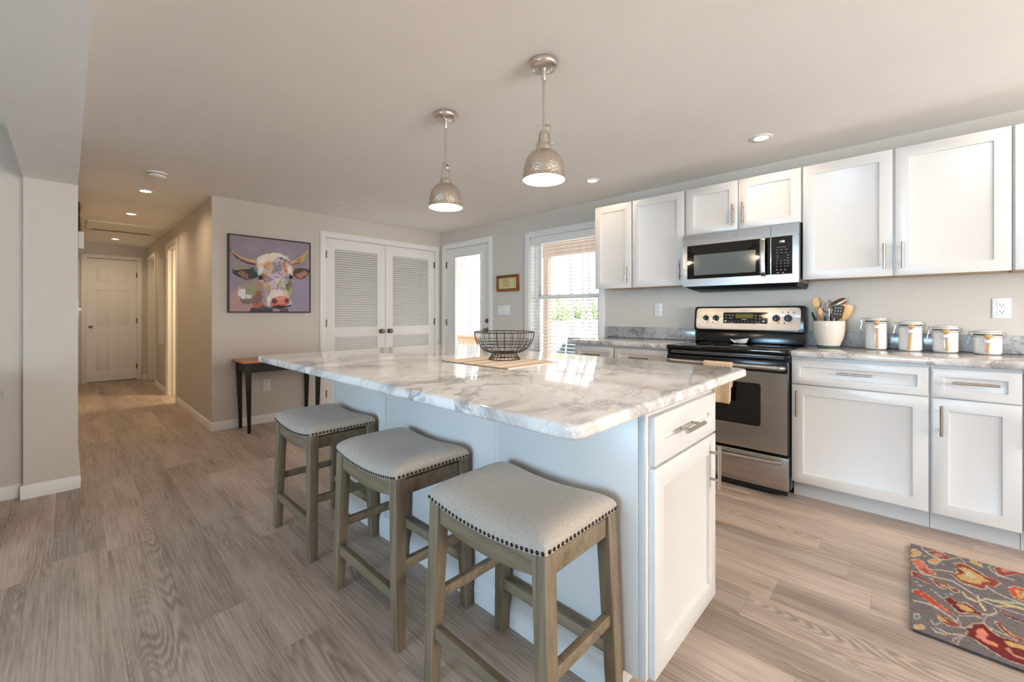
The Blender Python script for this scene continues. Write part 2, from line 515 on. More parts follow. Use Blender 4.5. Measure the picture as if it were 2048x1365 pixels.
M['dark_wood'] = wood('dark_walnut', (48, 28, 18), (70, 42, 26), (92, 58, 36), 0.5, 'z', 1.0)
M['wire'] = plain('bronze_wire', (66, 50, 42), 0.4, 0.7, var=0.15)
M['chrome'] = plain('chrome_wire', (190, 190, 190), 0.15, 1.0, var=0.05)
M['gasket'] = plain('grey_gasket', (84, 80, 76), 0.5, var=0.1)
M['hammered'] = hammered('hammered_nickel', (214, 204, 190))
M['shade_in'] = plain('white_enamel', (250, 246, 238), 0.4, var=0.005)
M['bulb'] = glow('warm_bulb', (255, 226, 180), 18.0)
M['disc'] = glow('warm_led', (255, 224, 178), 14.0)
M['disc_off'] = plain('frosted_lens', (232, 230, 226), 0.5, var=0.01)
M['glass'] = glass('window_glass')
M['towel'] = stripes('striped_towel', (232, 214, 186), (190, 156, 116), 0.0125, 0.35, 'y')
M['mat'] = stripes('striped_placemat', (236, 226, 212), (206, 184, 162), 0.034, 0.42, 'y', 0.9, (164, 140, 122))
M['mat_edge'] = plain('placemat_edge', (120, 112, 104), 0.9)
M['gold_frame'] = wood('gold_brown_frame', (120, 68, 20), (150, 90, 30), (172, 110, 42), 0.4, 'y', 0.8)
M['paint'] = attr_mat('picture_paint', 0.55, 120, 0.12)
M['rug'] = attr_mat('wool_pile', 0.98, 700, 0.6, 0.05)
M['rug_edge'] = plain('rug_edge_wool', (70, 66, 66), 0.95, var=0.2, vs=60)
M['digits'] = glow('display_digits', (230, 240, 245), 1.6)
M['amber'] = plain('amber_display', (108, 92, 34), 0.2, var=0.15)
M['mark'] = plain('printed_mark_grey', (170, 170, 168), 0.5)
M['mark_dark'] = plain('printed_mark_dark', (54, 52, 50), 0.5)
M['blind'] = plain('white_blind', (238, 236, 232), 0.45, var=0.006)
M['vinyl'] = plain('white_vinyl', (226, 228, 226), 0.4, var=0.006)
M['deckwood'] = wood('cedar_stain', (190, 158, 130), (208, 180, 152), (220, 196, 172), 0.6, 'y', 0.4)
M['postwood'] = wood('tan_post', (164, 150, 136), (180, 166, 152), (190, 178, 166), 0.6, 'z', 0.4)
M['gravel'] = plain('pale_gravel', (232, 230, 226), 0.9, var=0.06, vs=30, bmp=0.3, bs=60)
M['bark'] = plain('pale_bark', (150, 146, 148), 0.9, var=0.08, vs=14)
M['leaf'] = plain('spring_leaf', (172, 186, 140), 0.7, var=0.25, vs=8)
M['chair_blue'] = plain('patio_chair_teal', (92, 122, 134), 0.5, var=0.05)
M['sofa'] = linen('pale_sofa_cloth', (216, 214, 210), (180, 178, 176))
M['pillow'] = linen('patterned_pillow_cloth', (150, 150, 156), (80, 82, 92))
M['red'] = plain('red_handle', (158, 52, 64), 0.3)
M['grille'] = plain('return_grille_paint', (206, 200, 190), 0.5)
M['sign_white'] = plain('whitewashed_board', (226, 222, 216), 0.7, var=0.04)
M['paper'] = plain('cream_paper', (214, 202, 148), 0.8, var=0.03)
M['ink_brown'] = plain('brown_ink', (150, 92, 50), 0.8)
M['ink_green'] = plain('green_ink', (104, 112, 76), 0.8)
# ---------------------------------------------------------------- the setting
XR, YB, XH, YE, H = 3.685, 4.909, 0.957, 9.632, 2.29
XL, YR = -5.0, -3.6            # living room side wall, rear wall
PX0, PX1, PY = -0.19, 0.045, 3.96   # stub wall beside the hallway
T = 0.15

mb = MB().box(XL - T, XR + T, YR - T, YE + T, -0.12, 0.0)
struct('floor', mb, M['floor'], 'grey-brown wood-look plank floor running through the kitchen', 'floor')
mb = MB().box(XL - T, XR + T, YR - T, YE + T, H, H + 0.12)
struct('ceiling', mb, M['ceiling'], 'flat white ceiling over kitchen and hallway', 'ceiling')

# wall with the range, exterior door and window
D0, D1, DZ = 3.885, 4.79, 2.06      # exterior door opening
W0, W1, WZ0, WZ1 = 2.27, 3.20, 0.64, 2.02   # window opening
mb = MB()
mb.box(XR, XR + T, YR - T, W0, 0, H)
mb.box(XR, XR + T, W0, W1, 0, WZ0); mb.box(XR, XR + T, W0, W1, WZ1, H)
mb.box(XR, XR + T, W1, D0, 0, H)
mb.box(XR, XR + T, D0, D1, DZ, H)
mb.box(XR, XR + T, D1, YB + T, 0, H)
struct('wall_right', mb, M['wall'], 'greige kitchen wall behind the range and cabinets', 'wall')

# wall with the picture and the closet
C0, C1, CZ = 2.045, 3.592, 2.035
mb = MB()
mb.box(XH, C0, YB, YB + 0.12, 0, H); mb.box(C0, C1, YB, YB + 0.12, CZ, H); mb.box(C1, XR, YB, YB + 0.12, 0, H)
struct('wall_back', mb, M['wall'], 'greige wall with the cow picture and closet doors', 'wall')
mb = MB().box(C0 - .1, C1 + .09, YB + 0.5, YB + 0.53, 0, H).box(C0 - .1, C0 - .07, YB + .12, YB + .5, 0, H).box(C1 + .06, C1 + .09, YB + .12, YB + .5, 0, H)
struct('wall_closet_back', mb, M['wall'], 'wall inside the closet behind the louvred doors', 'wall')

# hallway
HO = ((6.80, 7.56, 2.06), (8.72, 9.50, 2.06))   # two openings in the hallway side wall
mb = MB(); y = YB + 0.12
for a, b_, z in HO:
    mb.box(XH, XH + 0.12, y, a, 0, H); mb.box(XH, XH + 0.12, a, b_, z, H); y = b_
mb.box(XH, XH + 0.12, y, YE, 0, H)
struct('wall_hall_right', mb, M['wall'], 'hallway side wall with two doorways and a return grille', 'wall')
E0, E1 = 0.205, 0.818
mb = MB().box(PX1, E0, YE, YE + 0.12, 0, H).box(E0, E1, YE, YE + 0.12, 2.05, H).box(E1, XH + .12, YE, YE + 0.12, 0, H)
struct('wall_hall_end', mb, M['wall'], 'greige end wall of the hallway around the panelled door', 'wall')
mb = MB().box(PX0, PX1, PY, YE + .12, 0, H)
struct('wall_hall_left', mb, M['wall'], 'stub wall between living room and hallway', 'wall')
mb = MB().box(XL, PX0, 4.03, 4.03 + .12, 0, H)
struct('wall_living_back', mb, M['wall'], 'living room wall beside the stub wall', 'wall')
mb = MB().box(PX0, PX1, YR, PY, 1.985, H)
struct('wall_header', mb, M['ceiling'], 'white dropped header crossing the ceiling above the camera', 'beam')
# living room side wall and rear wall, with window openings
mb = MB()
mb.box(XL - T, XL, YR - T, 0.0, 0, H); mb.box(XL - T, XL, 0.0, 1.9, 0, 0.5); mb.box(XL - T, XL, 0.0, 1.9, 2.15, H); mb.box(XL - T, XL, 1.9, 4.15, 0, H)
struct('wall_left', mb, M['wall'], 'living room side wall with a wide window', 'wall')
mb = MB()
x = XL
for a, b_, z0, z1 in ((0.4, 2.4, 0.8, 2.1),):
    mb.box(x, a, YR - T, YR, 0, H); mb.box(a, b_, YR - T, YR, 0, z0); mb.box(a, b_, YR - T, YR, z1, H); x = b_
mb.box(x, XR, YR - T, YR, 0, H)
struct('wall_rear', mb, M['wall'], 'rear wall behind the camera with an added window opening', 'wall')

def baseboard(name, p0, p1, nrm, label, h=0.085, t=0.012):
    """A baseboard along p0-p1 with an eased top, standing out along nrm."""
    p0, p1, n = Vector((*p0, 0)), Vector((*p1, 0)), Vector((*nrm, 0))
    prof = [(0, 0), (t, 0), (t, h - 0.012), (t - 0.005, h - 0.003), (0.003, h), (0, h)]
    mb = MB(); k = len(prof)
    vs = [p0 + n * a + Vector((0, 0, z)) for a, z in prof] + [p1 + n * a + Vector((0, 0, z)) for a, z in prof]
    mb.add(vs, [tuple(reversed(range(k))), tuple(range(k, 2*k))] + [(i, (i+1) % k, k + (i+1) % k, k + i) for i in range(k)])
    return struct(name, mb, M['trim'], label, 'baseboard')
baseboard('baseboard_back', (XH - 0.012, YB), (1.985, YB), (0, -1), 'white baseboard under the cow picture')
baseboard('baseboard_hall_right', (XH, YB + .0005), (XH, HO[0][0] - 0.06), (-1, 0), 'white baseboard along the hallway corner wall')
baseboard('baseboard_hall_middle', (XH, HO[0][1] + .06), (XH, HO[1][0] - 0.06), (-1, 0), 'white baseboard below the hallway return grille')
baseboard('baseboard_hall_end', (E1 + .07, YE), (XH, YE), (0, -1), 'short white baseboard beside the hallway end door')
baseboard('baseboard_hall_left', (PX1, PY + .0005), (PX1, YE), (1, 0), 'white baseboard along the hallway side of the stub wall')
baseboard('baseboard_stub', (PX0 - .012, PY), (PX1 + .012, PY), (0, -1), 'white baseboard wrapping the end of the stub wall')
baseboard('baseboard_living', (XL, 4.03), (PX0 - .001, 4.03), (0, -1), 'white baseboard on the living room wall')
baseboard('baseboard_right', (XR, W0 + .9), (XR, D0 - .055), (-1, 0), 'white baseboard between window and exterior door')

def casing(mb, P, a0, a1, z1, w, z0, sill):
    """A flat casing round an opening, one closed mesh. P(a, z, k): a point; k 0 on the wall, 1 at the face."""
    if sill:
        o_ = [(a0 - w, z0), (a1 + w, z0), (a1 + w, z1 + w), (a0 - w, z1 + w)]; i_ = [(a0, z0 + w), (a1, z0 + w), (a1, z1), (a0, z1)]
        vs = [P(a, z, k) for k in (0, 1) for a, z in o_ + i_]; fs = []
        for k in range(4):
            n = (k + 1) % 4
            fs += [(k, n, 4 + n, 4 + k), (8 + k, 12 + k, 12 + n, 8 + n), (k, 8 + k, 8 + n, n), (4 + k, 4 + n, 12 + n, 12 + k)]
        mb.add(vs, fs)
    else:
        o_ = [(a0 - w, z0), (a0 - w, z1 + w), (a1 + w, z1 + w), (a1 + w, z0)]; i_ = [(a0, z0), (a0, z1), (a1, z1), (a1, z0)]
        vs = [P(a, z, k) for k in (0, 1) for a, z in o_ + i_]; fs = []
        for k in range(3):
            n = k + 1
            fs += [(k, n, 4 + n, 4 + k), (8 + k, 12 + k, 12 + n, 8 + n), (k, 8 + k, 8 + n, n), (4 + k, 4 + n, 12 + n, 12 + k)]
        fs += [(0, 4, 12, 8), (3, 11, 15, 7)]
        mb.add(vs, fs)
def casing_x(mb, X, y0, y1, z1, w, t, sgn=-1, z0=0.0, sill=False):
    casing(mb, lambda a, z, k: (X + sgn * t * k, a, z), y0, y1, z1, w, z0, sill)
def casing_y(mb, Y, x0, x1, z1, w, t, sgn=-1, z0=0.0):
    casing(mb, lambda a, z, k: (a, Y + sgn * t * k, z), x0, x1, z1, w, z0, False)
def hinge(parent, p, axis):
    x, y, z = p
    mb = MB().cyl((x, y, z - .045), (x, y, z + .045), .006, n=8)
    if axis == 'x': mb.box(x, x + .004, y - .014, y + .014, z - .042, z + .042)
    else: mb.box(x - .014, x + .014, y, y + .004, z - .042, z + .042)
    mb.build('hinge', M['hinge'], parent)
def knob_x(parent, name, X, y, z, r=0.027, sgn=-1):
    mb = MB(); s = sgn
    mb.cyl((X, y, z), (X + s * .008, y, z), .032, n=24); mb.cyl((X, y, z), (X + s * .04, y, z), .011, n=12)
    mb.sphere((X + s * .05, y, z), r, 16, 10, sc=(.75, 1, 1))
    return mb.build(name, M['brass'], parent)
def knob_y(parent, name, x, Y, z, r=0.027):
    mb = MB()
    mb.cyl((x, Y, z), (x, Y - .008, z), .032, n=24); mb.cyl((x, Y, z), (x, Y - .04, z), .011, n=12)
    mb.sphere((x, Y - .05, z), r, 16, 10, sc=(1, .75, 1))
    return mb.build(name, M['brass'], parent)

# ---- door_1: exterior glass door
d = thing('door_1', (XR, (D0 + D1) / 2, 0), 'white exterior door with a tall glass pane beside the corner', 'door', None, 'structure')
mb = MB(); casing_x(mb, XR, D0, D1, DZ, 0.062, 0.016); mb.build('casing', M['trim'], d, 0.003)
mb = MB(); mb.box(XR, XR + T, D0, D0 + .012, 0, DZ).box(XR, XR + T, D1 - .012, D1, 0, DZ).box(XR, XR + T, D0, D1, DZ - .012, DZ)
mb.build('jamb', M['trim'], d)
g0, g1, gz0, gz1 = 4.058, 4.583, 0.26, 1.925
s0, s1 = D0 + .015, D1 - .015
xf, xb = XR + 0.012, XR + 0.056
mb = MB(); mb.box(xf, xb, s0, g0, .012, DZ - .015).box(xf, xb, g1, s1, .012, DZ - .015).box(xf, xb, g0, g1, .012, gz0).box(xf, xb, g0, g1, gz1, DZ - .015)
slab = mb.build('slab', M['door'], d)
mb = MB()
for (a, b_, c, e) in ((g0 - .022, g0 + .006, gz0 - .022, gz1 + .022), (g1 - .006, g1 + .022, gz0 - .022, gz1 + .022), (g0, g1, gz0 - .022, gz0 + .006), (g0, g1, gz1 - .006, gz1 + .022)):
    mb.box(xf - .008, xf + .012, a, b_, c, e)
mb.build('glass_bead', M['door'], d, 0.002)
MB().box(xf + .018, xf + .024, g0, g1, gz0, gz1).build('pane', M['glass'], d)
mb = MB().cyl((xf, 3.935, 1.05), (xf - .012, 3.935, 1.05), .028, n=24).cyl((xf - .012, 3.935, 1.05), (xf - .02, 3.935, 1.05), .018, n=16)
mb.box(xf - .034, xf - .018, 3.93, 3.94, 1.035, 1.065)
mb.build('deadbolt', M['brass'], d)
knob_x(d, 'door_knob', xf, 3.935, 0.93)
for z in (1.83, 1.02, 0.22): hinge(d, (XR + .004, D1 - .014, z), 'x')

# ---- door_2: louvred double closet doors
d = thing('door_2', ((C0 + C1) / 2, YB, 0), 'white louvred double closet doors on the picture wall', 'door', None, 'structure')
mb = MB(); casing_y(mb, YB, C0, C1, CZ, 0.062, 0.016); mb.build('casing', M['trim'], d, 0.003)
mb = MB(); mb.box(C0, C0 + .008, YB, YB + .12, 0, CZ).box(C1 - .008, C1, YB, YB + .12, 0, CZ).box(C0, C1, YB, YB + .12, CZ - .008, CZ); mb.build('jamb', M['trim'], d)
def louvre_leaf(x0, x1, a0, a1):
    """One leaf with two louvred panels between a0 and a1."""
    yf, yb = YB + .006, YB + .040
    z = [0.012, 0.20, 0.862, 0.975, 1.902, CZ - .012]
    mb = MB()
    mb.box(x0, a0, yf, yb, z[0], z[5]).box(a1, x1, yf, yb, z[0], z[5])
    mb.box(a0, a1, yf, yb, z[0], z[1]).box(a0, a1, yf, yb, z[2], z[3]).box(a0, a1, yf, yb, z[4], z[5])
    leaf = mb.build('leaf', M['door'], d)
    for lo, hi in ((z[1], z[2]), (z[3], z[4])):
        sl = MB(); n = round((hi - lo) / 0.0285); p = (hi - lo) / n
        for i in range(n):
            c = lo + (i + .5) * p
            q = [(yf + .005, c - .0125), (yf + .008, c - .0145), (yb - .004, c + .0105), (yb - .007, c + .0125)]
            sl.poly_prism([(u, v) for u, v in q], 'x', a0, a1)
        o = sl.build('louvre_slats', M['door'], leaf)
    return leaf
lf = louvre_leaf(C0 + .010, 2.8145, 2.159, 2.703)
knob_y(lf, 'door_knob', 2.758, YB + .006, .918)
rt = louvre_leaf(2.8195, C1 - .010, 2.923, 3.482)
knob_y(rt, 'door_knob', 2.876, YB + .006, .918)
for z in (1.83, 1.03, .21):
    hinge(d, (C0 + .006, YB - .002, z), 'y'); hinge(d, (C1 - .006, YB - .002, z), 'y')
for x in (2.72, 2.90): MB().box(x - .03, x + .03, YB + .002, YB + .02, CZ - .012, CZ - .006).build('ball_catch', M['hinge'], d)

# ---- door_3: six-panel door at the end of the hallway
d = thing('door_3', ((E0 + E1) / 2, YE, 0), 'white six-panel door at the far end of the hallway', 'door', None, 'structure')
mb = MB(); casing_y(mb, YE, E0, E1, 2.05, 0.062, 0.016); mb.build('casing', M['trim'], d, 0.003)
yf = YE + .012
mb = MB()
px = [E0 + .006, E0 + .108, E0 + .262, E0 + .352, E0 + .506, E1 - .006]
pz = [0.03, 0.20, 0.80, 0.93, 1.53, 1.66, 1.90, 2.044]
mb.box(px[0], px[1], yf, yf + .034, pz[0], pz[7]).box(px[2], px[3], yf, yf + .034, pz[0], pz[7]).box(px[4], px[5], yf, yf + .034, pz[0], pz[7])
for a, b_ in ((px[1], px[2]), (px[3], px[4])):
    for lo, hi in ((pz[0], pz[1]), (pz[2], pz[3]), (pz[4], pz[5]), (pz[6], pz[7])): mb.box(a, b_, yf, yf + .034, lo, hi)
slab = mb.build('slab', M['door'], d)
MB().box(E0 - .2, E1 + .2, YE + .121, YE + .15, -.1, 2.2).build('backing', M['door'], d)  # added unseen board, keeps sky light out of the door gaps
MB().box(E0, E0 + .005, YE, YE + .12, 0, 2.05).box(E1 - .005, E1, YE, YE + .12, 0, 2.05).box(E0, E1, YE + .03, YE + .12, 0, .012).build('jamb', M['trim'], d)
for a, b_ in ((px[1], px[2]), (px[3], px[4])):
    for lo, hi in ((pz[1], pz[2]), (pz[3], pz[4]), (pz[5], pz[6])):
        mb = MB(); e = .030
        mb.hexa([(a, yf + .012, lo), (b_, yf + .012, lo), (b_, yf + .012, hi), (a, yf + .012, hi)], [(a + e, yf + .003, lo + e), (b_ - e, yf + .003, lo + e), (b_ - e, yf + .003, hi - e), (a + e, yf + .003, hi - e)])
        mb.build('raised_panel', M['door'], slab)
knob_y(d, 'door_knob', E0 + .05, yf, .93)
for z in (1.80, 1.02, .24): hinge(d, (E1 - .004, YE - .004, z), 'y')

# ---- door_4, door_5: doorways in the hallway side wall
for k, (a, b_, z) in enumerate(HO):
    d = thing('door_%d' % (4 + k), (XH, (a + b_) / 2, 0), ('doorway with glowing warm jamb at the near end of the hallway', 'white cased doorway next to the hallway end door')[k], 'door', None, 'structure')
    mb = MB(); casing_x(mb, XH, a, b_, z, 0.058, 0.016); mb.build('casing', M['trim'], d, 0.003)
    mb = MB(); mb.box(XH, XH + .12, a, a + .015, 0, z).box(XH, XH + .12, b_ - .015, b_, 0, z).box(XH, XH + .12, a, b_, z - .015, z).box(XH + .055, XH + .068, b_ - .027, b_ - .015, 0, z - .015)
    mb.build('jamb', M['trim'], d)
    if k == 0:
        mb = MB(); x0, x1, ya, yb = XH + .12, 2.7, 6.1, 8.3
        mb.box(x0, x1, ya - .05, ya, 0, H).box(x0, x1, yb, yb + .05, 0, H).box(x1, x1 + .05, ya - .05, yb + .05, 0, H)
        struct('wall_side_room', mb, M['wall'], 'walls of the lit room off the hallway', 'wall')
        lamp = area('side_room_lamp', (1.75, 6.75, 2.2), (.3, .3), (0, 0, 0), 30 * LAMP, (1.0, 0.78, 0.48), None, 'DISK')
        continue
    mb = MB().box(XH + .075, XH + .11, a + .018, b_ - .018, .012, z - .02); mb.build('slab', M['door'], d)
    MB().box(XH + .121, XH + .14, a - .2, b_ + .2, -.05, z + .1).build('backing', M['door'], d)  # added unseen board, blocks sky light round the slab

# ---- attic hatch in the hallway ceiling
t_ = thing('attic_hatch', (.52, 7.65, H), 'framed attic hatch set into the hallway ceiling', 'hatch')
mb = MB(); a0, a1, b0, b1 = .16, .88, 7.27, 8.03
for q in ((a0, a1, b0, b0 + .06), (a0, a1, b1 - .06, b1), (a0, a0 + .06, b0 + .06, b1 - .06), (a1 - .06, a1, b0 + .06, b1 - .06)): mb.box(*q, H - .014, H)
mb.build('frame', M['trim'], t_, 0.002)
MB().box(a0 + .06, a1 - .06, b0 + .06, b1 - .06, H - .006, H).build('panel', M['ceiling'], t_)

# ---- window_1: double-hung window
w = thing('window_1', (XR, (W0 + W1) / 2, WZ0), 'white double-hung window beside the upper cabinets', 'window', None, 'structure')
mb = MB(); casing_x(mb, XR, W0, W1, WZ1, 0.066, 0.018, -1, WZ0 - .066, True); mb.build('casing', M['trim'], w, 0.003)
mb = MB(); mb.box(XR, XR + T, W0, W0 + .01, WZ0, WZ1).box(XR, XR + T, W1 - .01, W1, WZ0, WZ1).box(XR, XR + T, W0, W1, WZ1 - .01, WZ1).box(XR, XR + T, W0, W1, WZ0, WZ0 + .01)
mb.build('jamb', M['trim'], w)
def sash(x0, x1, z0, z1, f):
    mb = MB(); a, b_ = W0 + .03, W1 - .03
    mb.box(x0, x1, a, a + f, z0, z1).box(x0, x1, b_ - f, b_, z0, z1).box(x0, x1, a + f, b_ - f, z0, z0 + f).box(x0, x1, a + f, b_ - f, z1 - f, z1)
    o = mb.build('sash', M['vinyl'], w, 0.002)
    MB().box((x0 + x1) / 2 - .003, (x0 + x1) / 2 + .003, a + f, b_ - f, z0 + f, z1 - f).build('pane', M['glass'], o)
sash(XR + .088, XR + .113, WZ0 + .02, 1.352, .042)
sash(XR + .116, XR + .142, 1.312, WZ1 - .02, .042)
mb = MB()
for a, b_ in ((W0 + .01, W0 + .032), (W1 - .032, W1 - .01)): mb.box(XR + .08, XR + .145, a, b_, WZ0 + .01, WZ1 - .01)
mb.build('track', M['vinyl'], w)
# ---- the blind in it
bl = thing('window_blind', (XR + .035, (W0 + W1) / 2, WZ1 - .02), 'open white slatted blind hanging in the kitchen window', 'blind')
a, b_ = W0 + .014, W1 - .014
MB().box(XR + .002, XR + .060, a, b_, WZ1 - .075, WZ1 - .012).box(XR - .006, XR + .002, a, b_, WZ1 - .085, WZ1 - .011).build('valance', M['blind'], bl, 0.002)
mb = MB(); z = WZ1 - .105; zs = []
while z > WZ0 + .06:
    mb.hexa([(XR + .008, a, z - .0042), (XR + .056, a, z + .0014), (XR + .056, b_, z + .0014), (XR + .008, b_, z - .0042)], [(XR + .008, a, z - .0014), (XR + .056, a, z + .0042), (XR + .056, b_, z + .0042), (XR + .008, b_, z - .0014)])
    zs.append(z); z -= .0395
mb.build('slats', M['blind'], bl)
MB().box(XR + .008, XR + .056, a, b_, z - .006, z + .012).build('bottom_rail', M['blind'], bl, .002)
for q in (a + .13, (a + b_) / 2, b_ - .13):
    mb = MB()
    for x in (XR + .007, XR + .057): mb.cyl((x, q, z), (x, q, WZ1 - .08), .0009, n=5)
    mb.build('ladder_cord', M['blind'], bl)

# ---- unseen windows: daylight at the side, an added one at the rear
def far_window(name, label, mk):
    w = thing(name, mk['loc'], label, 'window', None, 'structure'); return w
w = thing('window_2', (XL, .6, .5), 'wide white living room window in the side wall', 'window', None, 'structure')
mb = MB(); casing_x(mb, XL, 0.0, 1.9, 2.15, .07, .018, 1, .43, True)
for y in (0.95,): mb.box(XL - .1, XL - .05, y - .03, y + .03, .5, 2.15)
mb.build('frame', M['trim'], w)
w = thing('window_3', (1.4, YR, .8), 'unseen white window added in the rear wall for the light', 'window', None, 'structure')  # rear window added and placed for its light
mb = MB(); casing_y(mb, YR, 0.4, 2.4, 2.1, .07, .018, 1, .73)
mb.box(1.37, 1.43, YR - .1, YR - .05, .8, 2.1); mb.build('frame', M['trim'], w)

# ---------------------------------------------------------------- lamps in the ceiling
LED = (1.0, 0.76, 0.51)
def downlight(x, y, label, group, on=True, power=9.0, first=[None]):
    t_ = thing('recessed_light', (x, y, H), label, 'ceiling light', group)
    MB().lathe([(.040, -.001), (.042, -.006), (.062, -.005), (.066, -.001), (.066, .0)], (x, y, H), 32).build('trim_ring', M['plastic'], t_)
    MB().lathe([(0, -.003), (.041, -.003)], (x, y, H), 32).build('lens', M['disc'] if on else M['disc_off'], t_)
    if on:
        l = area('recessed_lamp', (x, y, H - .012), (.08, .08), (0, 0, 0), power * LAMP, LED, None, 'DISK', math.radians(150))
        l.parent = t_; l.location = (0, 0, -.012)
    return t_
GK, GH = 'recessed lights over the range counter', 'recessed lights in the hallway'
downlight(3.10, 1.98, 'lit recessed light in front of the narrow upper cabinet', GK, power=2.0)
downlight(3.10, .70, 'lit recessed light above the microwave', GK, power=2.0)
downlight(3.10, -.50, 'lit recessed light past the wide upper cabinet', GK, power=1.5)
downlight(1.937, 4.333, 'unlit recessed light near the closet doors', 'other recessed lights', on=False)
downlight(.497, 5.18, 'lit hallway recessed light closest to the smoke alarm', GH, power=3.6)
downlight(.497, 6.49, 'lit hallway recessed light ahead of the attic hatch', GH, power=3.6)
downlight(.497, 8.85, 'lit hallway recessed light beyond the attic hatch', GH, power=3.6)

t_ = thing('smoke_detector', (.497, 4.45, H), 'round white smoke alarm on the ceiling before the hallway', 'smoke detector')
MB().lathe([(0, 0), (.066, 0), (.066, -.010), (.060, -.014)], (.497, 4.45, H), 32).build('base', M['plastic'], t_)
MB().lathe([(.052, -.014), (.054, -.019), (.060, -.020), (.060, -.030), (.050, -.038), (.018, -.041), (0, -.041)], (.497, 4.45, H), 32).build('cover', M['plastic'], t_)
MB().lathe([(.053, -.014), (.053, -.019)], (.497, 4.45, H), 32).build('vent_slot', M['slot'], t_)
# ---------------------------------------------------------------- cabinets
class Fr:
    """A face frame: u runs along the face, v up, w out of it."""
    def __init__(self, o, u, w): self.o, self.u, self.w = Vector(o), Vector(u), Vector(w)
    def __call__(self, a, b, c): return self.o + self.u * a + self.w * c + Vector((0, 0, b))
def fbox(mb, F, u0, u1, v0, v1, w0, w1, mi=0):
    q = lambda w: [F(u0, v0, w), F(u1, v0, w), F(u1, v1, w), F(u0, v1, w)]
    mb.hexa(q(w0), q(w1), mi)
def shaker(F, name, parent, u0, u1, v0, v1, t=.019, rail=.060, deep=.0085, mat=None):
    """A shaker front: a flat frame round a recessed panel, one closed mesh."""
    mb = MB()
    ring = lambda i, w: [F(u0 + i, v0 + i, w), F(u1 - i, v0 + i, w), F(u1 - i, v1 - i, w), F(u0 + i, v1 - i, w)]
    vs = ring(0, 0) + ring(0, t) + ring(rail, t) + ring(rail + .0015, t - deep)
    fs = [(3, 2, 1, 0), (12, 13, 14, 15)]
    for a in (0, 4, 8):
        for k in range(4): fs.append((a + k, a + (k + 1) % 4, a + 4 + (k + 1) % 4, a + 4 + k))
    mb.add(vs, fs)
    return mb.build(name, mat or M['cab'], parent, 0.0015, 2)
def pull(F, parent, u, v, length, vertical, w=.019):
    mb = MB(); h = length / 2
    P = (lambda s: (u, v + s)) if vertical else (lambda s: (u + s, v))
    a, b_ = P(-h), P(h)
    mb.cyl(F(*a, w + .032), F(*b_, w + .032), .0062, n=14)
    for s in (-h * .62, h * .62):
        q = P(s); mb.cyl(F(*q, w - .001), F(*q, w + .032), .0048, n=10)
    return mb.build('handle', M['pull'], parent)

FX, CX = 3.0915, 3.685     # front of the base boxes, wall
UX = 3.379                 # front of the wall boxes
def base_cabinet(y0, y1, label, fronts, kick=True, toe=.075):
    """y1 > y0; fronts: list of (kind, ya, yb, za, zb, handle)."""
    c = thing('base_cabinet', (3.39, (y0 + y1) / 2, 0), label, 'cabinet', 'white base cabinets under the counter')
    mb = MB().box(FX, CX - .002, y0 + .0005, y1 - .0005, .115, .880); mb.build('body', M['cab'], c)
    mb = MB().box(FX + toe, CX - .002, y0 + .0005, y1 - .0005, 0, .115); mb.build('toe_kick', M['cab'], c)
    F = Fr((FX, 0, 0), (0, 1, 0), (-1, 0, 0))
    for kind, ya, yb, za, zb, hd in fronts:
        rail = .060 if kind == 'door' else .042
        o = shaker(F, kind, c, ya, yb, za, zb, rail=rail)
        if hd: pull(F, o, *hd)
    return c
base_cabinet(-.0795, .531, 'wide white base cabinet right beside the range, under the crock', [
    ('drawer', -.073, .527, .715, .862, (.226, .797, .156, False)), ('door', -.073, .527, .112, .708, (.498, .596, .158, True))])
base_cabinet(-.391, -.0805, 'narrow white base cabinet under the two shortest canisters', [
    ('drawer', -.385, -.087, .715, .862, (-.236, .797, .156, False)), ('door', -.385, -.087, .112, .708, (-.119, .597, .156, True))])
base_cabinet(-1.00, -.392, 'white base cabinet cut off by the picture edge', [
    ('drawer', -.994, -.398, .715, .862, (-.70, .797, .156, False)), ('door', -.994, -.398, .112, .708, (-.43, .597, .156, True))])
base_cabinet(1.2985, 1.757, 'white base cabinet between the range and the window cabinet', [
    ('drawer', 1.308, 1.752, .715, .862, (1.53, .797, .156, False)), ('door', 1.308, 1.752, .112, .708, (1.34, .597, .156, True))])
base_cabinet(1.758, 2.150, 'white base cabinet at the window end of the counter', [
    ('drawer', 1.763, 2.143, .715, .862, (1.953, .797, .156, False)), ('door', 1.763, 2.143, .112, .708, (1.80, .597, .156, True))])

def slab_top(mb, x0, x1, y0, y1, z0, z1, r, corners, n=6):
    """A slab whose listed corners (0..3 from x0y0 counter-clockwise) are rounded by r."""
    pts = []
    cs = [(x0, y0, 1, 1, PI), (x1, y0, -1, 1, 1.5 * PI), (x1, y1, -1, -1, 0), (x0, y1, 1, -1, .5 * PI)]
    for i, (x, y, sx, sy, a0) in enumerate(cs):
        if i in corners:
            for k in range(n + 1):
                a = a0 + k * PI / 2 / n
                pts.append((x + sx * r + r * math.cos(a), y + sy * r + r * math.sin(a)))
        else: pts.append((x, y))
    mb.poly_prism(pts, 'z', z0, z1)
def worktop(y0, y1, label, corners):
    c = thing('worktop', (3.36, (y0 + y1) / 2, .881), label, 'countertop', 'stone counters along the range wall')
    mb = MB(); slab_top(mb, 3.040, CX - .002, y0, y1, .881, .916, .012, corners); mb.build('slab', M['granite'], c, .009, 3)
    mb = MB().box(CX - .022, CX - .002, y0 + (.02 if y0 > 1 else 0), y1 - (.0 if y0 < 1 else .01), .9165, 1.018); mb.build('backsplash', M['splash'], c, .002)
worktop(-1.0, .529, 'veined stone counter holding the crock and canisters', ())
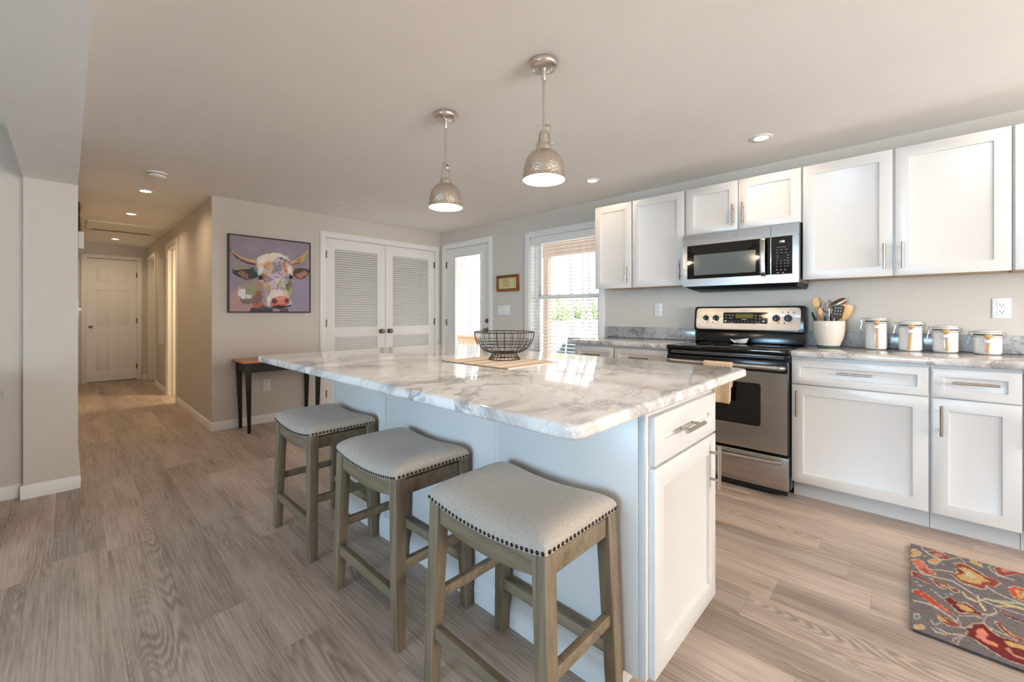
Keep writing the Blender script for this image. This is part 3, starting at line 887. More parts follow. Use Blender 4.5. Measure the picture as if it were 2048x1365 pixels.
worktop(1.3005, 2.185, 'short veined stone counter between range and window', (0, 3))

def wall_cabinet(y0, y1, z0, z1, label, doors):
    c = thing('upper_cabinet', (3.53, (y0 + y1) / 2, z0), label, 'cabinet', 'white upper cabinets on the range wall')
    MB().box(UX, CX - .002, y0 + .0005, y1 - .0005, z0 + .012, z1).build('body', M['cab'], c)
    MB().box(UX + .02, CX - .02, y0 + .018, y1 - .018, z0 + .002, z0 + .0125).build('underside', M['cab_in'], c)
    mb = MB(); mb.box(UX, UX + .02, y0 + .0005, y1 - .0005, z0, z0 + .012); mb.build('bottom_rail', M['cab'], c)
    F = Fr((UX, 0, 0), (0, 1, 0), (-1, 0, 0))
    for ya, yb, hd in doors:
        o = shaker(F, 'door', c, ya, yb, z0 - .003, z1 - .002)
        if hd: pull(F, o, *hd)
    return c
UZ0, UZ1 = 1.372, 2.122
wall_cabinet(1.747, 2.120, UZ0, UZ1, 'narrow white upper cabinet beside the kitchen window', [(1.752, 2.116, (1.795, 1.489, .154, True))])
wall_cabinet(1.291, 1.746, UZ0, UZ1, 'single-door white upper cabinet between the narrow one and the microwave', [(1.298, 1.740, (1.332, 1.489, .154, True))])
wall_cabinet(.519, 1.290, 1.757, UZ1, 'short two-door white upper cabinet above the microwave', [(.909, 1.282, (.940, 1.868, .156, True)), (.524, .905, (.873, 1.868, .156, True))])
wall_cabinet(-.391, .518, UZ0, UZ1, 'wide two-door white upper cabinet above the crock and canisters', [(.071, .513, (.108, 1.486, .154, True)), (-.386, .058, (.028, 1.486, .154, True))])
wall_cabinet(-1.0, -.392, UZ0, UZ1, 'white upper cabinet cut off by the picture edge', [(-.995, -.398, None)])

# ---------------------------------------------------------------- kitchen island
isl = thing('kitchen_island', (1.40, 1.55, 0), 'white kitchen island cabinet carrying the marble top, stools along its side', 'kitchen island')
IX0, IX1, IY0, IY1 = 1.118, 1.655, .558, 2.562
MB().box(IX0 + .003, IX1, IY0, IY1, .112, .880).build('body', M['cab'], isl)
mb = MB().box(IX0 + .012, IX1 - .05, IY0 + .075, IY1 - .02, 0, .112); mb.build('plinth', M['cab'], isl)
mb = MB().box(IX0, IX1, IY0 - .020, IY0, .105, .880); mb.build('face_frame', M['cab'], isl, .001)
for a, b_ in ((.562, 1.133), (1.147, 1.944), (1.966, 2.540)):
    MB().box(IX0 - .001, IX0 + .004, a, b_, .10, .880).build('side_panel', M['cab'], isl, .001)
for y in (1.140, 1.955, 2.551):
    MB().box(IX0 - .005, IX0 + .004, y - .010, y + .010, .10, .880).build('batten', M['cab'], isl, .001)
prof = [(IX0, 0), (IX0 - .012, 0), (IX0 - .012, .062), (IX0 - .009, .070), (IX0 - .010, .078), (IX0 - .004, .092), (IX0, .10)]
mb = MB().poly_prism(prof, 'y', IY0 + .05, IY1); mb.build('base_moulding', M['cab'], isl)
F = Fr((0, IY0 - .020, 0), (1, 0, 0), (0, -1, 0))
o = shaker(F, 'drawer', isl, 1.134, 1.642, .712, .853, rail=.062, deep=.010)
pull(F, o, 1.362, .787, .152, False)
o = shaker(F, 'door', isl, 1.134, 1.642, .108, .704, rail=.064, deep=.010)
pull(F, o, 1.583, .600, .154, True)

top = thing('island_countertop', (1.335, 1.541, .881), 'large white and grey veined marble top on the kitchen island', 'countertop')
mb = MB(); slab_top(mb, .708, 1.962, .490, 2.592, .881, .914, .035, (0, 1, 2, 3), 8)
mb.build('slab', M['marble'], top, .010, 4)
# ---------------------------------------------------------------- range
rg = thing('range', (3.36, .915, 0), 'stainless steel and black electric range under the microwave', 'stove')
R0, R1 = .533, 1.296
rb = MB().box(3.075, 3.66, R0, R1, .045, .885).build('body', M['black'], rg)
for y in (R0 + .06, R1 - .06):
    for x in (3.11, 3.60): MB().cyl((x, y, 0), (x, y, .046), .018, n=12).build('foot', M['black_matte'], rg)
ck = MB().box(3.028, 3.62, R0 - .004, R1 + .003, .888, .917)
ck.build('cooktop', M['black_glass'], rg, .008, 3)
for (x, y, r) in ((3.18, .74, .10), (3.18, 1.10, .08), (3.44, .74, .075), (3.44, 1.10, .10)):
    MB().lathe([(r - .002, 0), (r - .002, .0004), (r, .0004), (r, 0)], (x, y, .917), 40).build('burner_ring', M['mark_dark'], rg)
# vent strip and upper trim
MB().box(3.040, 3.08, R0, R1, .852, .886).build('vent_trim', M['black'], rg, .004)
mb = MB()
for z in (.872, .862): mb.box(3.037, 3.041, R0 + .03, R1 - .03, z, z + .003)
mb.build('vent_slot', M['steel_dark'], rg)
# oven door
dr = MB().box(3.028, 3.074, R0 + .003, R1 - .003, .268, .848)
dr = dr.build('oven_door', M['black'], rg, .003)
w0, w1, wz0, wz1 = .688, 1.140, .430, .694
x0, x1 = 3.018, 3.030
mb = MB()
ya, yb, za, zb = R0 + .007, R1 - .007, .274, .772
mb.box(x0, x1, ya, w0, za, zb).box(x0, x1, w1, yb, za, zb).box(x0, x1, w0, w1, za, wz0).box(x0, x1, w0, w1, wz1, zb)
mb.build('steel_skin', M['steel'], dr, .0)
def rrect(y0, y1, z0, z1, r, n=5):
    pts = []
    for cy, cz, a0 in ((y1 - r, z1 - r, 0), (y0 + r, z1 - r, PI / 2), (y0 + r, z0 + r, PI), (y1 - r, z0 + r, 1.5 * PI)):
        for k in range(n + 1): pts.append((cy + r * math.cos(a0 + k * PI / 2 / n), cz + r * math.sin(a0 + k * PI / 2 / n)))
    return pts
MB().poly_prism(rrect(w0 - .004, w1 + .004, wz0 - .004, wz1 + .004, .018), 'x', x0 - .0012, x0 + .006).build('window', M['oven_glass'], dr)
mb = MB().box(3.020, 3.030, ya, yb, .774, .846); mb.build('top_band', M['black'], dr, .003)
def bar(y0, y1, z, x, r, bow, n=14):
    return [(x - bow * math.sin(PI * i / n) ** .5, y0 + (y1 - y0) * i / n, z) for i in range(n + 1)]
mb = MB()
pts = [(3.022, .560, .808), (2.990, .560, .808), (2.978, .575, .808)] + [(2.976, .60 + .63 * i / 8, .808) for i in range(9)] + [(2.978, 1.253, .808), (2.990, 1.266, .808), (3.022, 1.266, .808)]
mb.tube(pts, .0145, 12); mb.build('handle', M['steel'], dr)
# drawer
dw = MB().box(3.022, 3.074, R0 + .003, R1 - .003, .050, .254).build('drawer', M['steel'], rg, .003)
pts = [(3.024, .572, .218)] + [(3.024 - .036 * math.sin(PI * i / 16) ** .6, .572 + .686 * i / 16, .218) for i in range(1, 16)] + [(3.024, 1.258, .218)]
MB().tube(pts, .0135, 12).build('handle', M['steel'], dw)
mb = MB().box(3.04, 3.07, R0 + .01, R1 - .01, .018, .052).build('kick_panel', M['black_matte'], rg)
# backguard
bgd = MB()
bgd.hexa([(3.585, R0 + .006, .917), (3.665, R0 + .006, .917), (3.665, R1 - .006, .917), (3.585, R1 - .006, .917)], [(3.600, R0 + .006, 1.012), (3.665, R0 + .006, 1.012), (3.665, R1 - .006, 1.012), (3.600, R1 - .006, 1.012)])
bgd.build('backguard', M['black'], rg, .004)
# console: black surround with a rounded steel face, tilted back
tilt = .03
def cx(z): return 3.575 + (z - 1.005) * tilt / .2
def tilted(pts2, d0, d1, mb, mi=0):
    n = len(pts2)
    vs = [(cx(z) + d0, y, z) for y, z in pts2] + [(cx(z) + d1, y, z) for y, z in pts2]
    mb.add(vs, [tuple(reversed(range(n))), tuple(range(n, 2 * n))] + [(k, (k + 1) % n, n + (k + 1) % n, n + k) for k in range(n)], mi)
mb = MB(); tilted(rrect(R0 - .002, R1 + .004, 1.006, 1.200, .022), 0, .072, mb); con = mb.build('console', M['black'], rg, .004)
mb = MB(); tilted(rrect(R0 + .028, R1 - .012, 1.020, 1.188, .026), -.003, .001, mb); face = mb.build('console_face', M['steel'], con)
mb = MB(); tilted(rrect(.767, 1.075, 1.068, 1.153, .010), -.006, -.002, mb); panel = mb.build('control_panel', M['black_glass'], con)
mb = MB(); tilted(rrect(.862, .985, 1.108, 1.141, .002), -.0066, -.005, mb); mb.build('clock_display', M['amber'], panel)
def dash(mb, y, z, w, h, d=-.0070): tilted([(y - w / 2, z - h / 2), (y + w / 2, z - h / 2), (y + w / 2, z + h / 2), (y - w / 2, z + h / 2)], d, d + .001, mb)
mb = MB()
for i in range(10): dash(mb, 1.036 - i * .0237, 1.084, .004, .006)
for y, z in ((1.055, 1.131), (1.03, 1.131), (1.006, 1.131), (1.056, 1.111), (1.026, 1.109), (1.012, 1.109), (.845, 1.128), (.818, 1.126), (.845, 1.107), (.818, 1.106), (.793, 1.105)): dash(mb, y, z, .014, .0045)
dash(mb, .925, 1.099, .034, .005); dash(mb, 1.012, 1.074, .034, .003); dash(mb, .828, 1.074, .034, .003)
for y in (1.058, .793):
    n = 14; tilted([(y + .010 * math.cos(2 * PI * k / n), 1.085 + .008 * math.sin(2 * PI * k / n)) for k in range(n)], -.0072, -.006, mb)
mb.build('printed_key', M['mark'], panel)
mb = MB(); dash(mb, .925, 1.166, .034, .004, -.0036); mb.build('nameplate', M['mark_dark'], face)
for y, dy in ((1.207, -.012), (1.131, .022), (.712, -.012), (.637, .022)):
    mb = MB(); dash(mb, y, 1.139, .003, .010, -.0036)
    dash(mb, y + .020, 1.077, .009, .003, -.0036); dash(mb, y - .020, 1.077, .009, .003, -.0036); n = 10
    tilted([(y + dy + .0045 * math.cos(2 * PI * k / n), 1.073 + .0045 * math.sin(2 * PI * k / n)) for k in range(n)], -.0036, -.002, mb)
    for i in range(13):
        a = -PI * .25 + i * PI * 1.5 / 12; dash(mb, y + .0355 * math.cos(a), 1.109 + .0335 * math.sin(a), .003, .003, -.0036)
    if y < .65:
        for q in (-.034, 0, .034): dash(mb, y + q, 1.152, .013, .006, -.0036)
    mb.build('dial_marking', M['mark_dark'], face)
for y, r in ((1.207, .021), (1.131, .023), (.712, .025), (.637, .026)):
    mb = MB(); z = 1.109
    mb.cyl((cx(z) - .003, y, z), (cx(z) - .012, y, z), r, r * .96, n=28); mb.cyl((cx(z) - .012, y, z), (cx(z) - .026, y, z), r * .80, r * .74, n=28)
    mb.box(cx(z) - .036, cx(z) - .024, y - .005, y + .005, z - r * .75, z + r * .75)
    k = mb.build('knob', M['black_matte'], con)
    MB().box(cx(z) - .0368, cx(z) - .0355, y - .0015, y + .0015, z - r * .6, z + r * .1).build('pointer', M['mark'], k)
# ---------------------------------------------------------------- microwave
mw = thing('microwave', (3.5, .902, 1.352), 'stainless steel over-the-range microwave under the short upper cabinet', 'microwave')
A0, A1, Z0, Z1 = .526, 1.284, 1.352, 1.750
MB().box(3.325, CX - .002, A0, A1, Z0 + .004, Z1 + .004).build('body', M['steel_dark'], mw, .003)
fx = 3.300
def opening(mb, x0, x1, ya, yb, za, zb, wa, wb, wza, wzb):
    mb.box(x0, x1, ya, wa, za, zb).box(x0, x1, wb, yb, za, zb).box(x0, x1, wa, wb, za, wza).box(x0, x1, wa, wb, wzb, zb)
mb = MB(); opening(mb, fx, 3.326, .688, A1, Z0, Z1, .690, 1.250, 1.409, 1.665); door = mb.build('door', M['steel'], mw)
MB().box(fx + .002, 3.326, .690, 1.250, 1.409, 1.665).build('door_glass', M['black_glass'], door)
MB().poly_prism(rrect(.779, 1.200, 1.436, 1.591, .008), 'x', fx + .0012, fx + .003).build('window_mesh', plain('microwave_window', (98, 104, 102), 0.12, var=.05), door)
pts = [(fx + .004, .728, 1.664), (fx - .034, .728, 1.655)] + [(fx - .040 - .006 * math.sin(PI * i / 10), .728, 1.645 - .222 * i / 10) for i in range(11)] + [(fx - .034, .728, 1.414), (fx + .004, .728, 1.405)]
MB().ribbon(pts, (0, 1, 0), .031, .012).build('handle', M['steel'], door, .004, 2)
mb = MB(); opening(mb, fx, 3.326, A0, .686, Z0, Z1, .562, .684, 1.409, 1.665); cp = mb.build('control_side', M['steel'], mw)
MB().box(fx + .002, 3.326, .562, .684, 1.409, 1.665).build('key_panel', M['black_glass'], cp)
mb = MB()
def key(y, z, w, h): mb.box(fx + .0014, fx + .003, y - w / 2, y + w / 2, z - h / 2, z + h / 2)
for r in range(3):
    for c in range(3): key(.651 - c * .023, 1.502 - r * .020, .0035, .006)
for c in range(3): key(.651 - c * .023, 1.440, .009, .005)
for c in range(3): key(.650 - c * .026, 1.575, .013, .0022); key(.650 - c * .026, 1.555, .010, .003)
for r in range(5): key(.587, 1.535 - r * .018, .012, .0028)
key(.648, 1.535, .013, .002); key(.648, 1.52, .013, .002); key(.625, 1.592, .055, .0016); key(.645, 1.420, .016, .004); key(.615, 1.420, .010, .005)
mb.build('printed_key', M['mark'], cp)
def writing(body, loc, size, rot, mat, parent, name):
    cu = bpy.data.curves.new(name, 'FONT'); cu.body = body; cu.size = size; cu.align_x = 'CENTER'; cu.align_y = 'CENTER'; cu.extrude = .0003
    cu.materials.append(mat)
    tmp = bpy.data.objects.new('tmp_' + name, cu); COL.objects.link(tmp)
    dg = bpy.context.evaluated_depsgraph_get(); me = bpy.data.meshes.new_from_object(tmp.evaluated_get(dg))
    bpy.data.objects.remove(tmp)
    me.transform(Matrix.Translation(Vector(loc) - Vector(ORIGIN.get(root_of(parent), (0, 0, 0)))) @ rot)
    if not me.materials: me.materials.append(mat)
    o = bpy.data.objects.new(name, me); COL.objects.link(o); o.parent = parent
    return o
FACE_MX = Matrix(((0, 0, -1, 0), (-1, 0, 0, 0), (0, 1, 0, 0), (0, 0, 0, 1)))   # text that faces -X
writing('1:20', (fx + .0012, .622, 1.630), .019, FACE_MX, M['digits'], cp, 'clock_digits')
bd = MB().cyl((fx + .001, .906, 1.707), (fx - .003, .906, 1.707), .0165, n=32).build('badge', M['mark'], door)
mb = MB(); mb.tube([(fx - .0034, .906 + .0142 * math.cos(2 * PI * k / 28), 1.707 + .0142 * math.sin(2 * PI * k / 28)) for k in range(28)], .0008, 5, closed=True)
mb.build('badge_ring', M['mark_dark'], bd)
SHEAR = Matrix(((1, .3, 0, 0), (0, 1, 0, 0), (0, 0, 1, 0), (0, 0, 0, 1)))
writing('GE', (fx - .0032, .906, 1.707), .0155, FACE_MX @ SHEAR, M['mark_dark'], bd, 'badge_monogram')
mb = MB(); mb.hexa([(3.34, A0 + .02, 1.330), (3.66, A0 + .01, 1.320), (3.66, A1 - .01, 1.320), (3.34, A1 - .05, 1.330)], [(3.31, A0 + .004, 1.3555), (CX - .004, A0 + .002, 1.3555), (CX - .004, A1 - .002, 1.3555), (3.31, A1 - .004, 1.3555)])
mb.build('vent_base', M['black_matte'], mw)
# ---------------------------------------------------------------- saddle stools
def make_stool():
    s = thing('bar_stool', (0, 0, 0), '', 'stool', 'saddle stools along the island')
    hx, hy = .168, .232            # half depth, half length of the seat
    zr = .576                      # seat edge height at the ends
    def base(y): return zr - .024 * (1 - (y / hy) ** 2)
    # cushion
    mb = MB(); NU, NV = 30, 22
    f = lambda a, p=5.0, q=2.2: max(0.0, 1 - abs(a) ** p) ** (1 / q)
    rows = []
    for i in range(NU + 1):
        u = -math.cos(PI * i / NU)
        for j in range(NV + 1):
            v = -math.cos(PI * j / NV)
            y, x = u * hy, v * hx
            # rounded plan corners
            if abs(u) > .86 and abs(v) > .82:
                k = ((abs(u) - .86) / .14) ** 2 + ((abs(v) - .82) / .18) ** 2
                if k > 1: x *= 1 - .018 * (k - 1); y *= 1 - .014 * (k - 1)
            rows.append((x, y, base(y) + .017 + .046 * f(u, 7) * f(v, 5)))
    idx = lambda i, j: i * (NV + 1) + j
    fs = [(idx(i, j), idx(i + 1, j), idx(i + 1, j + 1), idx(i, j + 1)) for i in range(NU) for j in range(NV)]
    border = [idx(0, j) for j in range(NV)] + [idx(i, NV) for i in range(NU)] + [idx(NU, j) for j in range(NV, 0, -1)] + [idx(i, 0) for i in range(NU, 0, -1)]
    vs = list(rows); nb = len(vs)
    for b_ in border:
        x, y, z = rows[b_]; vs.append((x * .997, y * .997, base(y)))
    nbd = len(border)
    fs += [(border[k], border[(k + 1) % nbd], nb + (k + 1) % nbd, nb + k) for k in range(nbd)]
    vs.append((0, 0, base(0))); fs += [(nb + k, nb + (k + 1) % nbd, len(vs) - 1) for k in range(nbd)]
    mb.add(vs, fs, 0, True)
    cush = mb.build('seat_cushion', M['linen'], s)
    mb = MB()
    for k in range(28):
        y = -hy + .008 + (2 * hy - .016) * k / 27
        for sx in (-1, 1): mb.sphere((sx * (hx + .0005), y, base(y) + .0075), .0053, 8, 6, sc=(.55, 1, 1))
    for k in range(1, 20):
        x = -hx + 2 * hx * k / 20
        for sy in (-1, 1): mb.sphere((x, sy * (hy + .0005), base(hy) + .0075), .0053, 8, 6, sc=(1, .55, 1))
    mb.build('nailhead_trim', M['nail'], cush)
    # legs: splayed, tapered
    lt, lb = .044, .037
    tx, ty, bx, by = hx - .004, hy - .004, .172, .250
    W = M['stool_wood']
    def legpt(sx, sy, z):       # outer corner at height z
        k = 1 - z / .556
        return sx * (tx + (bx - tx) * k), sy * (ty + (by - ty) * k), lt + (lb - lt) * k
    for sx in (-1, 1):
        for sy in (-1, 1):
            q = []
            for z in (0.0, .556):
                x, y, w_ = legpt(sx, sy, z)
                zt = base(ty) - .001 if z else 0.0
                q.append([(x, y, zt), (x - sx * w_, y, zt), (x - sx * w_, y - sy * w_, base(ty - lt) - .001 if z else 0.0), (x, y - sy * w_, base(ty - lt) - .001 if z else 0.0)])
            MB().hexa(q[0], q[1]).build('leg', W, s, .0025)
    # aprons: the long ones follow the saddle curve
    for sx in (-1, 1):
        n = 16; up, lo = [], []
        y0 = ty - lt + .001
        for i in range(n + 1):
            y = -y0 + 2 * y0 * i / n
            up.append((y, base(y) - .001)); lo.append((y, base(y) - .058 - .004 * math.cos(y / y0 * PI / 2)))
        mb = MB(); x = sx * (tx - .008)
        for i in range(n):
            a, b_ = (min(x, x - sx * .022), max(x, x - sx * .022))
            mb.hexa([(a, *lo[i]), (b_, *lo[i]), (b_, *lo[i + 1]), (a, *lo[i + 1])], [(a, *up[i]), (b_, *up[i]), (b_, *up[i + 1]), (a, *up[i + 1])])
        o = mb.build('apron', M['stool_wood_h'], s)
    for sy in (-1, 1):
        y = sy * (ty - .008); a, b_ = min(y, y - sy * .022), max(y, y - sy * .022)
        MB().box(-tx + lt - .001, tx - lt + .001, a, b_, base(ty) - .066, base(ty) - .012).build('apron', M['stool_wood_h'], s, .002)
    def rail(p, q, w, h):
        p, q = Vector(p), Vector(q); d = (q - p).normalized(); sd = d.cross(Vector((0, 0, 1))).normalized()
        qd = lambda c: [c + sd * (a * w / 2) + Vector((0, 0, b_ * h / 2)) for a, b_ in ((-1, -1), (1, -1), (1, 1), (-1, 1))]
        MB().hexa(qd(p), qd(q)).build('stretcher', M['stool_wood_h'], s, .002)
    for sx, z in ((-1, .168), (1, .178)):
        x, y, w_ = legpt(sx, 1, z); c = x - sx * w_ * .5
        rail((c, -y + w_ - .002, z), (c, y - w_ + .002, z), .024, .036)
    for sy in (-1, 1):
        x, y, w_ = legpt(1, sy, .272); c = y - sy * w_ * .5
        rail((-x + w_ - .002, c, .272), (x - w_ + .002, c, .272), .022, .032)
    return s
st = make_stool()
LB = ('grey-seated wooden stool closest to the camera, at the drawer end of the island', 'middle wooden stool with grey seat, between the other two', 'grey-seated wooden stool closest to the black side table')
STOOLS = ((.930, .846), (.930, 1.500), (.930, 2.240))
st.location = (*STOOLS[0], 0); st['label'] = LB[0]
for (x, y), lb in zip(STOOLS[1:], LB[1:]): dup(st, (x, y, 0), lb)

# ---------------------------------------------------------------- pendants
def make_pendant():
    z0 = H
    p = thing('pendant_lamp', (0, 0, 0), '', 'pendant lamp', 'pendant lamps over the island')
    p.location = (0, 0, 0)
    MB().lathe([(0, 0), (.062, 0), (.0635, -.006), (.0635, -.022), (.060, -.026), (.056, -.030), (.020, -.033), (0, -.033)], (0, 0, z0), 40).build('canopy', M['nickel'], p)
    mb = MB()
    for s in (-1, 1): mb.cyl((s * .034, 0, z0 - .03), (s * .034, 0, z0 - .046), .0045, n=10)
    mb.build('canopy_screw', M['nickel'], p)
    MB().lathe([(0, 0), (.013, 0), (.010, -.012), (.0095, -.05), (.0085, -.052), (0, -.052)], (0, 0, z0 - .032), 20).build('collar', M['nickel'], p)
    MB().cyl((0, 0, z0 - .08), (0, 0, 1.972), .0055, n=14).build('rod', M['nickel'], p)
    # yoke bracket
    pts = [(-.031, 0, 1.912), (-.031, 0, 1.985), (-.029, 0, 1.997), (-.022, 0, 2.004), (.022, 0, 2.004), (.029, 0, 1.997), (.031, 0, 1.985), (.031, 0, 1.912)]
    yk = MB().ribbon(pts, (0, 1, 0), .018, .003).build('yoke', M['nickel'], p)
    mb = MB()
    for s in (-1, 1): mb.cyl((s * .022, 0, 1.921), (s * .038, 0, 1.921), .005, n=10); mb.sphere((s * .039, 0, 1.921), .0065, 10, 6)
    mb.build('thumb_screw', M['nickel'], yk)
    MB().lathe([(0, 1.972), (.018, 1.972), (.0225, 1.964), (.024, 1.950), (.0245, 1.925), (.026, 1.914), (.032, 1.911), (.034, 1.905), (.0345, 1.886), (0, 1.886)], (0, 0, 0), 32).build('socket', M['nickel'], p)
    out = [(.030, 1.888), (.046, 1.882), (.062, 1.871), (.076, 1.854), (.086, 1.832), (.092, 1.806), (.0945, 1.778), (.0955, 1.758), (.0985, 1.7525)]
    sh = MB().lathe(out + [(.0985, 1.7505), (.0945, 1.7515)], (0, 0, 0), 48)
    shade = sh.build('shade', M['hammered'], p)
    MB().lathe([(r - .0022, z - .0008) for r, z in out[:-1]] + [(.0945, 1.7515)], (0, 0, 0), 48).build('shade_lining', M['shade_in'], shade)
    MB().lathe([(0, 1.772), (.012, 1.774), (.022, 1.782), (.028, 1.796), (.028, 1.81), (.022, 1.83), (.014, 1.848), (.013, 1.875)], (0, 0, 0), 24).build('bulb', M['bulb'], p)
    return p
pd = make_pendant()
PEND = ((1.487, 1.207, .75, 'hammered metal pendant lamp hanging over the drawer end of the island'), (1.487, 1.929, 1.9, 'hammered metal pendant lamp hanging over the closet end of the island'))
pd.location = (PEND[0][0], PEND[0][1], 0); pd.rotation_euler = (0, 0, -PI / 4 + .0); pd['label'] = PEND[0][3]
pd2 = dup(pd, (PEND[1][0], PEND[1][1], 0), PEND[1][3], rotz=.62)
for p in (pd, pd2):
    d = bpy.data.lights.new('pendant_light', 'POINT'); d.energy = 7.0 * LAMP; d.color = LED; d.shadow_soft_size = .03
    o = bpy.data.objects.new('pendant_light', d); COL.objects.link(o); o.parent = p; o.location = (0, 0, 1.765)

# ---------------------------------------------------------------- wire bowl on a striped mat
mt = thing('placemat', (1.41, 1.425, .914), 'striped beige woven placemat under the wire bowl', 'placemat')
MB().box(1.248, 1.572, 1.198, 1.640, .9142, .9168).build('weave', M['mat'], mt)
MB().box(1.236, 1.248, 1.200, 1.638, .9142, .9172).build('hem', M['mat_edge'], mt); MB().box(1.572, 1.582, 1.200, 1.638, .9142, .9172).build('hem', M['mat_edge'], mt)
wb = thing('wire_bowl', (1.493, 1.464, .917), 'dark wire fruit bowl on a flared foot, on the island', 'bowl')
bx_, by_, bz_ = 1.493, 1.464, .917
def ring(r, z, n=48): return [(bx_ + r * math.cos(2 * PI * k / n), by_ + r * math.sin(2 * PI * k / n), bz_ + z) for k in range(n)]
prof = [(.056, .033), (.078, .036), (.098, .044), (.118, .058), (.134, .076), (.143, .096), (.147, .116), (.1485, .134)]
mb = MB()
for r, z in ((.143, .096), (.128, .068), (.108, .050), (.138, .082)): mb.tube(ring(r, z), .0014, 6, closed=True)
nrib = 24
for k in range(nrib):
    a = 2 * PI * k / nrib
    mb.tube([(bx_ + r * math.cos(a), by_ + r * math.sin(a), bz_ + z) for r, z in prof], .0014, 6)
for r in (.028, .012): mb.tube(ring(r, .033, 24), .0013, 6, closed=True)
for k in range(8):
    a = 2 * PI * k / 8; mb.tube([(bx_ + .056 * math.cos(a), by_ + .056 * math.sin(a), bz_ + .033), (bx_ + .012 * math.cos(a), by_ + .012 * math.sin(a), bz_ + .033)], .0013, 6)
mb.build('wire_basket', M['wire'], wb)
MB().tube(ring(.1485, .136, 64), .0024, 8, closed=True).build('rim', M['wire'], wb)
mb = MB(); mb.tube(ring(.057, .033), .0026, 8, closed=True); mb.tube(ring(.078, .0022), .0022, 8, closed=True); mb.tube(ring(.070, .0145), .0013, 6, closed=True)
for k in range(nrib):
    a = 2 * PI * k / nrib
    mb.tube([(bx_ + r * math.cos(a), by_ + r * math.sin(a), bz_ + z) for r, z in ((.057, .033), (.064, .022), (.078, .0022))], .0014, 6)
mb.build('foot', M['wire'], wb)

# ---------------------------------------------------------------- canisters
CZ_ = .9165
def canister(y, h, r, spoon_tilt, label, sl):
    x = 3.565
    c = thing('canister', (x, y, CZ_), label, 'canister', 'white ceramic canisters with wooden spoons')
    zt = h - .030
    MB().lathe([(0, 0), (r - .006, 0), (r - .001, .006), (r, .014), (r, zt - .006), (r - .002, zt - .001), (0, zt - .001)], (x, y, CZ_), 40).build('jar', M['ceramic'], c)
    MB().lathe([(r - .006, zt - .001), (r + .0005, zt), (r + .0012, zt + .004), (r + .0005, zt + .0065), (r - .006, zt + .0075)], (x, y, CZ_), 40).build('gasket', M['gasket'], c)
    MB().lathe([(0, zt + .006), (r - .002, zt + .007), (r + .0005, zt + .010), (r + .0005, zt + .021), (r - .004, zt + .026), (r * .6, zt + .030), (0, zt + .031)], (x, y, CZ_), 40).build('lid', M['ceramic'], c)
    # wire bail: hoops round lid and jar, hinge and clamp
    mb = MB()
    hoop = lambda z, rr: [(x + rr * math.cos(2 * PI * k / 40), y + rr * math.sin(2 * PI * k / 40), CZ_ + z) for k in range(40)]
    mb.tube(hoop(zt - .009, r + .0012), .0014, 6, closed=True); mb.tube(hoop(zt + .018, r + .0012), .0014, 6, closed=True)
    for s in (1, -1):
        q = y + s * (r + .002)
        mb.tube([(x - .006, q, CZ_ + zt - .009), (x - .006, q + s * .009, CZ_ + zt - .006), (x - .006, q + s * .010, CZ_ + zt + .014), (x - .006, q, CZ_ + zt + .018)], .0014, 6)
    q = y + r + .004
    mb.tube([(x - .010, q, CZ_ + zt + .020), (x - .012, q + .013, CZ_ + zt + .022), (x - .012, q + .015, CZ_ + zt + .002), (x - .012, q + .010, CZ_ + zt - .010), (x - .012, q + .016, CZ_ + zt - .030), (x - .012, q + .018, CZ_ + zt - .048)], .0016, 6)
    mb.tube([(x - .004, q, CZ_ + zt + .020), (x - .012, q + .013, CZ_ + zt + .022)], .0014, 6)
    mb.tube([(x - .012, q + .010, CZ_ + zt - .010), (x - .004, q - .002, CZ_ + zt - .009)], .0014, 6)
    mb.build('wire_clamp', M['chrome'], c)
    # ceramic loop that holds the spoon, turned to face the room
    ang = math.atan2(-y, -x) + .05
    d = Vector((math.cos(ang), math.sin(ang), 0)); sd = Vector((-d.y, d.x, 0)); O = Vector((x, y, CZ_))
    zl = zt - .031
    pts = [O + d * (r - .004) + sd * s * .021 + Vector((0, 0, zl)) for s in (-1,)] + [O + d * (r + .013 * math.sin(PI * k / 10) + .004) + sd * (.019 * -math.cos(PI * k / 10)) + Vector((0, 0, zl)) for k in range(11)] + [O + d * (r - .004) + sd * .021 + Vector((0, 0, zl))]
    MB().ribbon(pts, (0, 0, 1), .016, .0045, smooth=True).build('spoon_loop', M['ceramic'], c)
    # spoon
    s_ = thing('canister_spoon', tuple(O + d * (r + .005)), sl, 'spoon', 'small wooden spoons on the canisters')
    tp = Vector((0, 0, zl + .018)) ; bt = Vector((0, 0, .009)) + sd * spoon_tilt
    P0 = O + d * (r + .0075) + bt; P1 = O + d * (r + .0075) + tp
    MB().ribbon([P0, P0.lerp(P1, .5), P1], sd, .0125, .0055).build('handle', M['honey_wood'], s_, .0015)
    MB().sphere(P1 + d * .0055 + Vector((0, 0, .010)), .0175, 18, 12, sc=(.52, 1, .76), rot=Matrix.Rotation(ang, 3, 'Z')).build('bowl', M['honey_wood'], s_)
    return c
canister(.154, .205, .0535, .002, 'tallest white ceramic canister, next to the utensil crock', 'small wooden spoon held on the tallest canister')
canister(-.006, .182, .0540, -.010, 'second tallest white ceramic canister in the descending row', 'small wooden spoon held on the second tallest canister')
canister(-.156, .158, .0545, .004, 'third white ceramic canister in the descending row', 'small wooden spoon held on the third canister of the row')
canister(-.322, .135, .0550, -.004, 'shortest white ceramic canister, last of the descending row', 'small wooden spoon held on the shortest canister')
